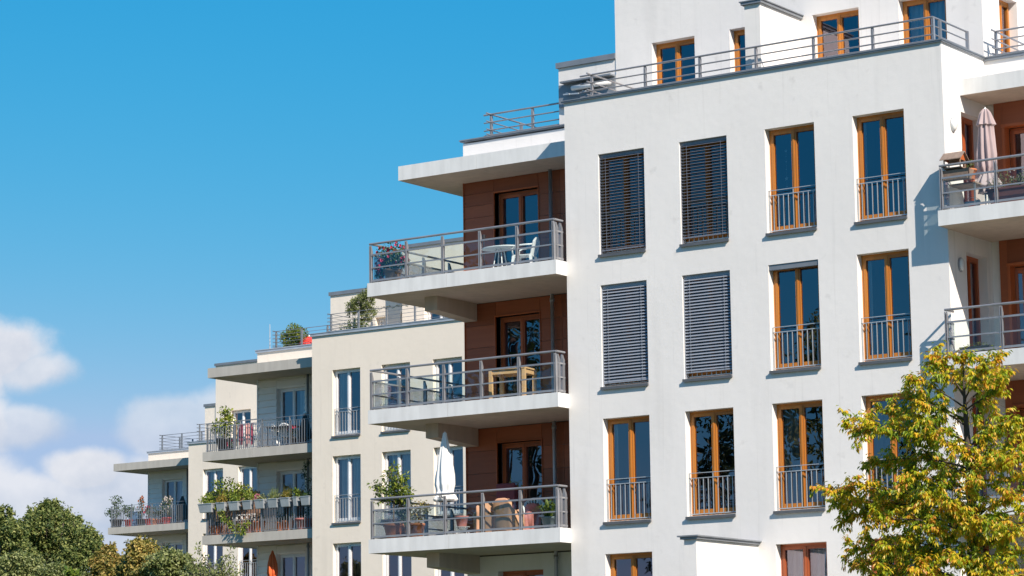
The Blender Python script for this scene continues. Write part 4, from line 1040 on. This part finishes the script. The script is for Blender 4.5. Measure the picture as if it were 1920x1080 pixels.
for k in range(5): m.tube([(-0.45+0.22*k+0.09*cos(a*pi/6), 0, 0.60+0.09*sin(a*pi/6)) for a in range(13)], 0.012, 5)
m.tube([(-0.5,0,0.52),(0.5,0,0.52)], 0.012, 5).tube([(-0.5,0,0.70),(0.5,0,0.70)], 0.012, 5)
for x in (-0.48, 0.48): m.tube([(x,0,0),(x,0,0.72)], 0.012, 5)
m.build('frame', 'wplastic', t); t.name = 'wire_stand'
parasol(B(511, 0.9, G3), 'closed orange parasol on the lowest visible balcony of the middle house', 'orangecloth', 2.30, [(0.02,2.30),(0.09,2.15),(0.15,1.85),(0.17,1.55),(0.11,1.32),(0.16,1.20),(0.21,0.95),(0.18,0.75)], 7, base='greypot')
# --- roof terraces of the middle house
t = empty('hedge_plant', P(L2, -1.55, 2.85, 15.55), 'dense clipped green bush on the roof terrace left of the red parasol', 'bush')
f = MB(); q = B(552, 2.75, 15.55); W['hedge'] = leafmat('leaf_hedge', [(0.0, (0.04, 0.09, 0.01)), (0.5, (0.14, 0.20, 0.02)), (1.0, (0.32, 0.34, 0.04))]); t.location = q
for (x, z, r) in ((0,0.72,0.42),(-0.3,0.85,0.30),(0.3,0.85,0.32),(0,1.05,0.30),(-0.25,0.4,0.3),(0.25,0.35,0.3),(0.38,0.55,0.25)): blob_leaves(f, (x,0,z), (r,0.3,r), 560, 0.075, 0.040, -0.5, 0.45)
f.build('foliage', 'hedge', t); pot('pot', 'blackpot', t, 0.26, 0.26); MB().tube([(0,0,0.2),(0,0,0.9)], 0.025, 6).build('stem', 'stem', t)
parasol(B(580, 2.9, 15.55), 'opened out red cloth parasol lying low behind the roof railing of the middle house', 'redcloth', 0.86, [(0.02,0.86),(0.16,0.80),(0.36,0.62),(0.44,0.42),(0.42,0.40)], 8, base='blackpot', depth=0.03)
potted(B(570, 2.55, 15.55), 'orange flowering plant in front of the red parasol on the roof terrace', 'blackpot', 0.14, 0.2, 'ochre', [((0,0,0.40),0.22)], n=120, L=0.07, flowers=('orangef', 14, 0.05))
t = empty('lightning_rod', B(506, 2.35, 15.96), 'thin pale lightning rod at the corner of the middle house roof terrace', 'lightning rod')
MB().tube([(0,0,0),(0,0,0.95)], [0.022,0.012], 6).build('rod', 'galv', t); MB().box(-0.05,0.05,-0.05,0.05,-0.005,0.03).build('foot', 'galv', t)
oq = Vector(B(678, 1.35, 15.55)); loc = lambda px, py: at(px, py, oq.y)
grow_tree(oq, 1.9, 0.04, [(loc(668,575),0.34),(loc(688,560),0.30),(loc(692,580),0.30),(loc(674,562),0.22),(loc(660,580),0.22),(loc(690,548),0.22),(loc(682,598),0.25)], 'olive', 'silvery olive tree in a tub on the roof terrace of the middle house', 'potted tree', 'olive_tree', L=0.075, w=0.028, n=5200, cl=0.7, bark='stem', droop=-0.3)
t = bpy.data.objects['olive_tree']; pot('pot', 'blackpot', t, 0.24, 0.35)
t = empty('terrace_bush', B(662, 1.1, 15.55), 'low round green bush at the foot of the olive tree', 'bush'); f = MB()
for (x, z, r) in ((-0.25,0.55,0.32),(0.1,0.65,0.34),(0.42,0.5,0.30),(-0.5,0.3,0.25),(0.1,0.3,0.35)): blob_leaves(f, (x,0,z), (r,0.3,r), 330, 0.07, 0.045, 0, 0.4)
f.build('foliage', 'green', t); pot('pot', 'blackpot', t, 0.24, 0.3); MB().tube([(0,0,0.2),(0,0,0.6)], 0.02, 6).build('stem', 'stem', t)
t = empty('garland', B(735, 0.36, 16.62), 'thin leafy garland twined along the top roof rail of the middle house', 'garland')
f = MB(); s_ = MB()
for k in range(60):
    x = -1.0+k*0.036; blob_leaves(f, (x,0,0.02+0.03*sin(k*0.8)), 0.035, 4, 0.04, 0.02, 0.6)
s_.tube([(-1.0+k*0.1,0,0.02+0.02*sin(k)) for k in range(22)], 0.006, 5); f.build('foliage', 'dgreen', t); s_.build('stem', 'stem', t)
# --- third house: the row of pots
C3 = lambda px, y, z: px2(L3, px, y, z)
K = 12.25
potted(C3(218, 0.75, K), 'tallest plant of the far balcony, a palm like shrub in a black tub', 'blackpot', 0.30, 0.42, 'green', [((0,0,1.28),0.32),((-0.05,0,0.75),0.28),((-0.4,0,0.8),0.26)], n=420, L=0.11, w=0.05)
potted(C3(243, 0.75, K), 'bushy plant in a red square pot on the far balcony', 'redpot', 0.26, 0.36, 'green', [((0,0,0.75),0.32),((-0.25,0,0.9),0.2)], n=260, L=0.10, w=0.06)
potted(C3(265, 0.75, K), 'slender cypress shaped plant with orange flowers on the far balcony', 'blackpot', 0.22, 0.36, 'dgreen', [((0,0,1.15),(0.14,0.14,0.28)),((0,0,0.75),(0.24,0.2,0.35))], n=330, L=0.07, w=0.03, flowers=('orangef', 22, 0.06))
potted(C3(279, 0.75, K), 'red geranium in a red pot near the middle of the far balcony', 'redpot', 0.20, 0.34, 'green', [((0,0,0.62),0.20),((0,0,0.85),0.10)], n=150, L=0.08, flowers=('redf', 16, 0.07))
potted(C3(290, 0.85, K), 'low dark green plant between the red geranium and the pink blossom', 'terra', 0.20, 0.32, 'dgreen', [((0,0,0.65),0.26)], n=170, L=0.09)
potted(C3(312, 0.75, K), 'tall plant crowned with pale pink blossom on the far balcony', 'redpot', 0.22, 0.34, 'green', [((0,0,0.80),0.34),((0.1,0,1.1),0.24)], n=300, L=0.09, flowers=('whitef', 60, 0.06))
potted(C3(302, 0.9, K), 'small dark plant in a faded pot beside the pale pink blossom', 'pinkpot', 0.18, 0.3, 'dgreen', [((0,0,0.6),0.22)], n=130, L=0.08)
parasol(C3(342, 0.9, K), 'closed dark green parasol in the shaded right corner of the far balcony', 'darkcloth', 1.35, [(0.03,1.33),(0.20,0.8),(0.30,0.25),(0.12,0.2)], 7, base='blackpot')
t = empty('storage_box', C3(255, 0.9, K), 'light blue storage box between the pots of the far balcony', 'storage box')
MB().box(-0.24,0.24,-0.2,0.2,0.0,0.68).build('body', 'bluepl', t, bevel=0.02); MB().box(-0.26,0.26,-0.22,0.22,0.681,0.73).build('lid', 'bluepl', t, bevel=0.015)

# ------------------------------------------------------------------ trees
def T(px, py, Y): return at(px, py, Y)
def crown(Y, lst, sp=1.0):
    out = []
    for (x, y, r) in lst:
        c = at(x, y, Y + random.uniform(-sp, sp)); k = r/CF*(c-CP).length; out.append((c, (k, k, k*0.92)))
    return out
def bigtree(px, Y, lst, mat, label, n, L, w, name='tree', sp=1.0, group='trees at the left edge', tr=0.25, **kw):
    b = at(px, 1000, Y); b.z = 0
    lob = crown(Y, lst, sp); H = max(c.z+r[2] for c, r in lob)
    return grow_tree(b, H, tr, lob, mat, label, 'tree', name, L, w, n, group, **kw)
bigtree(90, 112, [(95,965,30),(75,985,38),(115,985,36),(60,1015,48),(110,1020,50),(145,1010,38),(165,1030,36),(150,1055,45),(90,1060,60),(40,1050,40),(182,1040,18),(86,948,13),(101,950,12),(140,985,16),(62,968,14),(178,1022,12),(166,1000,12),(30,1000,14),(120,970,13),(185,1060,16),(148,978,9)], 'wood_far', 'largest dark green broadleaf tree at the left, reaching into the clouds', 52000, 0.155, 0.105, sp=1.6, tr=0.35, cl=0.62)
bigtree(0, 104, [(0,965,24),(-15,1000,45),(20,1000,30),(10,1040,50),(-40,1020,60),(48,1052,32)], 'wood_far', 'green tree cut off by the left edge of the picture', 26000, 0.155, 0.105, sp=1.2, tr=0.3, cl=0.62)
bigtree(60, 80, [(25,1068,34),(60,1074,36),(95,1085,36),(-10,1080,40),(130,1095,30)], 'olive', 'lower yellowish green tree in front of the largest left tree', 16000, 0.12, 0.075, sp=0.8, tr=0.2, cl=0.7)
bigtree(205, 96, [(205,1040,20),(190,1055,22),(225,1058,22),(205,1078,30),(240,1078,20)], 'brown_far', 'small brownish autumn tree right of the largest left tree', 9000, 0.15, 0.10, sp=0.8, tr=0.2, cl=0.7)
W['ochre_far'] = leafmat('leaf_far_ochre', [(0.0, (0.09, 0.11, 0.02)), (0.5, (0.29, 0.25, 0.05)), (1.0, (0.55, 0.40, 0.12))], 0.6, 0.25)
bigtree(270, 84, [(255,1030,20),(272,1022,18),(262,1052,32),(290,1048,25),(245,1070,30),(280,1082,40)], 'ochre_far', 'rounded ochre and brown tree below the far balcony', 12000, 0.13, 0.085, sp=0.8, tr=0.2, cl=0.7)
bigtree(330, 72, [(318,1045,24),(300,1060,26),(340,1060,26),(325,1080,36),(365,1075,22)], 'olive', 'pale grey green tree in front of the far house wall', 7500, 0.12, 0.075, sp=0.8, tr=0.14, cl=0.8)
# wispy shrub tree in front of the gap between the houses: sparse sprays of leaves
def wispy(px, Y, tips, label):
    b = at(px, 1000, Y); b.z = 0
    root = empty('sapling', b, label, 'tree', 'trees at the left edge'); t = MB(); f = MB()
    top = at(px+4, 1075, Y) - b
    t.tube([(0,0,0), top*0.5, top], [0.07,0.05,0.035], 7)
    for (x, y) in tips:
        e = at(x, y, Y+random.uniform(-0.5,0.5)) - b; s = Vector(top)*random.uniform(0.8, 1.0)
        mid = s.lerp(e, 0.55)+Vector((random.uniform(-.08,.08),0,random.uniform(-.15,0.05)))
        pts = [s, s.lerp(mid, .5), mid, mid.lerp(e, .5), e]; t.tube(pts, [0.022,0.017,0.012,0.008,0.004], 5)
        for k in range(9):
            u = random.random(); p = (s.lerp(mid, u*2) if u < .5 else mid.lerp(e, u*2-1)); q = p + rdir()*random.uniform(.12,.35); t.tube([p, q], [0.006,0.003], 4)
            for _ in range(13):
                d = rdir(); f.leaf(p.lerp(q, random.uniform(.2,1))+d*0.05, d+Vector((0,0,0.2)), rdir(), random.uniform(.07,.13), random.uniform(.035,.055))
    t.build('trunk', 'bark', root, smooth=True); f.build('crown', 'olive', root)
wispy(405, 62, [(372,1030),(385,1045),(400,1050),(432,1035),(445,1040),(450,1055),(378,1062),(395,1070),(430,1062),(418,1070),(358,1052),(352,1070),(408,1082),(440,1078),(462,1070),(370,1085)], 'thin wispy green sapling in front of the gap between the two beige houses')
# low bright leaves poking up at the bottom edge
bigtree(135, 60, [(128,1078,13),(142,1080,12),(135,1092,16)], 'lime', 'tip of a bright yellow green shrub at the bottom edge', 500, 0.16, 0.09, sp=0.2, name='shrub', tr=0.05, cl=0.8)

# --- the autumn tree in front of the right balconies
TY = 38.0
def autumn_tree():
    b = at(1822, 1000, TY); b.z = 0
    root = empty('autumn_tree', b, 'yellow and green autumn tree with drooping leaves in front of the right balconies', 'tree')
    tr = MB(); lo = MB(); li = MB()
    def W_(x, y, dy=0.0): return at(x, y, TY+dy) - b
    spine = [Vector((0,0,0)), Vector((0,0,2.2)), W_(1826,1075), W_(1824,980), W_(1818,880), W_(1812,800), W_(1808,740), W_(1806,680)]
    tr.tube(spine, [0.15,0.13,0.10,0.085,0.062,0.042,0.022,0.008], 10)
    def sp(y):
        ys = [1075,980,880,800,740,680]; xs = spine[2:]
        if y >= 1075: return spine[1].lerp(spine[2], max(0, 1-(y-1075)/300))
        for k in range(5):
            if ys[k+1] <= y: return xs[k+1].lerp(xs[k], (y-ys[k+1])/(ys[k]-ys[k+1]))
        return xs[5]
    def spray(p, d, L, big):
        """a compound leaf: leaflets hanging either side of a short stalk"""
        d = d.normalized(); side = d.cross(Vector((0,0,1)))
        if side.length < .05: side = Vector((1,0,0))
        side.normalize(); n = 4
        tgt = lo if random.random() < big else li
        for k in range(n):
            q = p + d*(L*k/n) + Vector((0,0,-0.05*L*k*k/n))
            for s in (-1, 1):
                dd = side*s*0.75 + d*0.5 + Vector((0,0,-0.95)) + rdir()*0.35
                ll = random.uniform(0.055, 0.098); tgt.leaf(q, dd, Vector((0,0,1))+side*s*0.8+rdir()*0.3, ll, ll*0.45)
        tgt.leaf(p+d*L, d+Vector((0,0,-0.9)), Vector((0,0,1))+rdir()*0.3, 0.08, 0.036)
    def branch(y0, tip, dy, thick=0.02, twn=7.5, span=0.34, fromu=0.25):
        s = sp(y0); e = W_(tip[0], tip[1], dy); dist_ = (e-s).length
        mid = s.lerp(e, 0.5) + Vector((0, 0, 0.10*dist_)) + rdir()*0.04*dist_
        def bz(u): return s*(1-u)**2 + mid*2*u*(1-u) + e*u*u
        pts = [bz(k/7) for k in range(8)]; tr.tube(pts, [thick*(1-0.85*k/7) for k in range(8)], 6)
        ax = (e-s).normalized()
        nt_ = max(4, int(twn*dist_/0.8))
        for k in range(nt_):
            u = fromu + (1-fromu)*(k+random.random())/nt_
            p = bz(u); d = (ax*0.55 + rdir()*0.85 + Vector((0,0,0.15))).normalized(); L = span*random.uniform(.45,1)*(1.15-0.55*u)
            q = p + d*L; q2 = q + (d+Vector((0,0,-0.5))).normalized()*L*0.4
            tr.tube([p, q, q2], [thick*0.3, thick*0.16, 0.002], 4)
            for j in range(7):
                v = random.random(); pp = p.lerp(q, v) if random.random() < .6 else q.lerp(q2, v)
                spray(pp, (d*0.6 + rdir() + Vector((0,0,-0.15))), random.uniform(.08,.16), 0.25+0.6*u)
        for j in range(8): spray(bz(random.uniform(.8,1)), ax+rdir()*0.7, 0.13, 0.95)
    tips = [ # start height on the trunk (pixel row), tip, depth offset
      (740,(1745,668),-.1),(730,(1868,672),.2),(735,(1805,665),0),(765,(1716,708),-.3),(760,(1882,700),.2),(745,(1770,690),.3),(750,(1845,690),-.3),
      (790,(1700,742),.3),(800,(1728,752),-.4),(770,(1880,735),-.3),(780,(1850,745),.4),
      (850,(1592,795),-.4),(850,(1606,808),.1),(835,(1655,770),.3),(830,(1722,792),-.3),
      (880,(1640,868),.5),(850,(1740,815),-.7),(850,(1900,790),-.3),(860,(1935,815),.3),(840,(1880,800),.6),
      (960,(1552,915),-.2),(965,(1562,945),.3),(930,(1650,925),.6),(920,(1700,890),-.8),(950,(1590,975),.5),
      (900,(1950,850),-.4),(920,(1975,890),.3),(900,(1900,860),-.8),(900,(1860,850),.8),(900,(1760,870),.7),
      (1000,(1640,975),-.7),(1000,(1680,960),.6),(990,(1740,930),-.9),(980,(1900,930),-.8),(980,(1960,950),.2),(1000,(1990,980),-.2),
      (1050,(1592,1030),-.2),(1060,(1600,1060),.4),(1050,(1650,1020),-.8),(1060,(1690,1015),.8),(1040,(1750,990),-1.0),(1040,(1830,970),-1.1),(1040,(1900,1000),-.9),(1050,(1970,1030),.3),
      (1110,(1600,1095),-.5),(1120,(1650,1080),-.9),(1110,(1720,1060),-1.1),(1110,(1800,1050),-1.2),(1110,(1880,1060),-1.1),(1120,(1950,1080),-.5),(1150,(1680,1130),-1.0),(1150,(1780,1110),-1.2),(1150,(1860,1120),-1.2),(1160,(1600,1150),0),(1160,(1940,1140),-.4),
      (1010,(1800,985),1.0),(930,(1830,905),-.9),(870,(1800,840),-.6),(960,(1790,950),-1.0)]
    for (y0, tip, dy) in tips: branch(y0, tip, dy*1.1, thick=0.014+0.010*min(1, (y0-700)/400))
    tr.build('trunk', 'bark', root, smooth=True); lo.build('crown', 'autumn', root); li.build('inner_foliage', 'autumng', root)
autumn_tree()
# street trees beside the camera's view: they are what the window panes mirror
for (x, y, h, r, mt, lb) in [(-40.0,25,14.8,2.9,'dgreen','dark green street tree'),(-45.0,24,15.7,3.1,'wood_far','tall dark street tree'),(-50.5,24,15.4,3.4,'dgreen','broad street tree'),(-55,25,16.2,3.2,'wood_far','second tallest street tree'),(-59.5,24,20.2,3.9,'dgreen','tallest street tree'),(-35.5,24,12.6,2.8,'wood_far','smallest street tree')]:
    lob = [((x+random.uniform(-1,1)*r*0.55, y+random.uniform(-1,1)*r*0.5, h-r*0.6-k*r*0.36), r*random.uniform(.32,.5)) for k in range(9)]
    lob.append(((x, y, h-r*0.4), r*0.35))
    lob = [(c, (q, q, q)) for c, q in lob]
    grow_tree((x, y, 0), h, 0.22, lob, mt, lb + ' outside the picture, mirrored in the window panes', 'tree', 'street_tree', 0.19, 0.12, 6500, 'street trees opposite the facade', cl=0.75, twigs=False)

# star garland hanging inside the third window of the top storey
gq = Vector((-35.27+5.17+0.36, 53+0.27, 0))
t = empty('star_garland', (gq.x, gq.y, 14.15), 'string of small white stars hanging behind the left pane of the third top storey window', 'garland')
MB().tube([(0,0,0),(0,0,-0.95)], 0.002, 4).build('string', 'whitecloth', t)
for k, (z, r) in enumerate([(-0.02,0.035),(-0.14,0.012),(-0.25,0.022),(-0.34,0.010),(-0.42,0.012),(-0.50,0.010),(-0.62,0.05),(-0.80,0.022),(-0.93,0.018)]):
    m = MB(); n = len(m.v)
    for s in (-0.003, 0.003):
        for j in range(10): a = pi/2+j*pi/5; q = r if j % 2 == 0 else r*0.42; m.v.append((q*cos(a), s, z+q*sin(a)))
    m.f.append(tuple(range(10))); m.f.append(tuple(range(19, 9, -1)))
    for j in range(10): m.f.append((j, (j+1) % 10, 10+(j+1) % 10, 10+j))
    m.build('star', 'whitecloth', t)
SKYSTR = 0.10; CLOUDLO = (3.2, 3.7, 4.6); CLOUDHI = (5.4, 5.5, 5.85)
CURVE = ((0.264, 2.4, 3.1, 0.10, 2.6), (2.47, 3.9, 0.67, 0.5, 3.6), (4.75, 6.0, 0.29, 1.0, 5.6))
# ------------------------------------------------------------------ light and sky
SUN = Vector((0.85, -0.43, 0.70)).normalized()
sl = bpy.data.lights.new('sun', 'SUN'); sl.energy = 4.6; sl.angle = radians(0.5); sl.color = (1.0, 0.90, 0.785)
so = bpy.data.objects.new('sun', sl); COL.objects.link(so); so.rotation_euler = SUN.to_track_quat('Z', 'Y').to_euler(); so.location = (20, -20, 40)
wd = bpy.data.worlds.new('World'); S.world = wd; wd.use_nodes = True
nt = wd.node_tree; bg = nt.nodes['Background']
sky = nt.nodes.new('ShaderNodeTexSky'); sky.sky_type = 'NISHITA'; sky.sun_disc = False
sky.sun_elevation = math.asin(SUN.z); sky.sun_rotation = math.atan2(SUN.x, SUN.y)
sky.air_density = 1.0; sky.dust_density = 0.3; sky.ozone_density = 2.0
tc = nt.nodes.new('ShaderNodeTexCoord'); V = tc.outputs['Generated']
def vmath(op, a, b=None):
    n = nt.nodes.new('ShaderNodeVectorMath'); n.operation = op
    nt.links.new(a, n.inputs[0]) if isinstance(a, bpy.types.NodeSocket) else setattr(n.inputs[0], 'default_value', a)
    if b is not None:
        nt.links.new(b, n.inputs[1]) if isinstance(b, bpy.types.NodeSocket) else setattr(n.inputs[1], 'default_value', b)
    return n
def fmath(op, a, b=None, c=None, clamp=False):
    n = nt.nodes.new('ShaderNodeMath'); n.operation = op; n.use_clamp = clamp
    for i, v in enumerate((a, b, c)):
        if v is None: continue
        if isinstance(v, bpy.types.NodeSocket): nt.links.new(v, n.inputs[i])
        else: n.inputs[i].default_value = v
    return n.outputs[0]
# deep, polarised looking blue: a contrast curve per channel on the physical sky
sc = nt.nodes.new('ShaderNodeSeparateColor'); nt.links.new(sky.outputs['Color'], sc.inputs[0])
cc = nt.nodes.new('ShaderNodeCombineColor')
for i, (k, ref, pw, lo_, hi_) in enumerate(CURVE):
    a_ = fmath('POWER', fmath('DIVIDE', sc.outputs[i], ref), pw)
    a_ = fmath('MINIMUM', fmath('MAXIMUM', fmath('MULTIPLY', a_, k), lo_), hi_)
    nt.links.new(a_, cc.inputs[i])
base = cc.outputs[0]
def noisen(scale, detail, rough=0.55, off=(0,0,0), sc=(1,1,1)):
    mp = nt.nodes.new('ShaderNodeMapping'); mp.inputs['Location'].default_value = off; mp.inputs['Scale'].default_value = sc
    nt.links.new(V, mp.inputs['Vector'])
    n = nt.nodes.new('ShaderNodeTexNoise'); n.inputs['Scale'].default_value = scale; n.inputs['Detail'].default_value = detail; n.inputs['Roughness'].default_value = rough
    nt.links.new(mp.outputs[0], n.inputs['Vector']); return n.outputs['Fac']
big = noisen(15, 4, 0.5); fine = noisen(52, 8, 0.6)
dist = fmath('ADD', fmath('MULTIPLY', fmath('SUBTRACT', big, 0.5), 1.25), fmath('MULTIPLY', fmath('SUBTRACT', fine, 0.5), 0.7))
# cumulus clouds: soft lobes (direction, angular radius across, up) broken up by noise
LOBES = [(15,655,120,88,1.0),(60,695,105,62,0.9),(-60,690,110,110,1.0),(35,795,125,52,0.75),(-60,790,120,80,0.9),(320,800,115,68,0.62),(420,800,120,75,0.6),(160,880,100,48,1.0),(250,930,170,80,0.85),(60,940,130,70,0.9),(-80,930,160,100,0.9),(380,930,170,90,0.8),(180,1010,260,80,0.75),(-20,1060,240,110,0.8),(420,1040,260,100,0.7)]
dens = None; hsum = None
for (x, y, rx, ry, wgt) in LOBES:
    c = pdir(x, y)
    dl = vmath('SUBTRACT', V, tuple(c))
    h = vmath('DOT_PRODUCT', dl.outputs[0], tuple(rt)); v = vmath('DOT_PRODUCT', dl.outputs[0], tuple(up))
    hx = fmath('MULTIPLY', h.outputs['Value'], CF/rx); vy = fmath('MULTIPLY', v.outputs['Value'], CF/ry)
    d = fmath('SQRT', fmath('ADD', fmath('MULTIPLY', hx, hx), fmath('MULTIPLY', vy, vy)))
    f = fmath('SUBTRACT', 1.0, d)
    front = vmath('DOT_PRODUCT', V, tuple(c)).outputs['Value']
    f = fmath('MULTIPLY', fmath('ADD', f, dist), fmath('GREATER_THAN', front, 0.5))
    mr = nt.nodes.new('ShaderNodeMapRange'); mr.interpolation_type = 'SMOOTHSTEP'
    mr.inputs[1].default_value = 0.0; mr.inputs[2].default_value = 0.46; mr.inputs[4].default_value = wgt
    nt.links.new(f, mr.inputs[0])
    lit = fmath('MULTIPLY_ADD', vy, 0.35, 0.58, clamp=True)
    if dens is None: dens = mr.outputs[0]; hsum = fmath('MULTIPLY', lit, mr.outputs[0]); tot = mr.outputs[0]
    else:
        dens = fmath('MAXIMUM', dens, mr.outputs[0]); hsum = fmath('ADD', hsum, fmath('MULTIPLY', lit, mr.outputs[0])); tot = fmath('ADD', tot, mr.outputs[0])
light = fmath('DIVIDE', hsum, fmath('MAXIMUM', tot, 0.001))
light = fmath('ADD', light, fmath('MULTIPLY', fmath('SUBTRACT', noisen(26, 6, 0.55, (0.13, 0.2, -0.06)), 0.5), 2.3), clamp=True)
ccol = ramp(nt, light, [(0.1, CLOUDLO), (0.85, CLOUDHI)])
out = mix(nt, dens, base, ccol)
nt.links.new(out, bg.inputs['Color']); bg.inputs['Strength'].default_value = SKYSTR
S.cycles.max_bounces = 8; S.cycles.transparent_max_bounces = 24
S.cycles.caustics_reflective = False; S.cycles.caustics_refractive = False
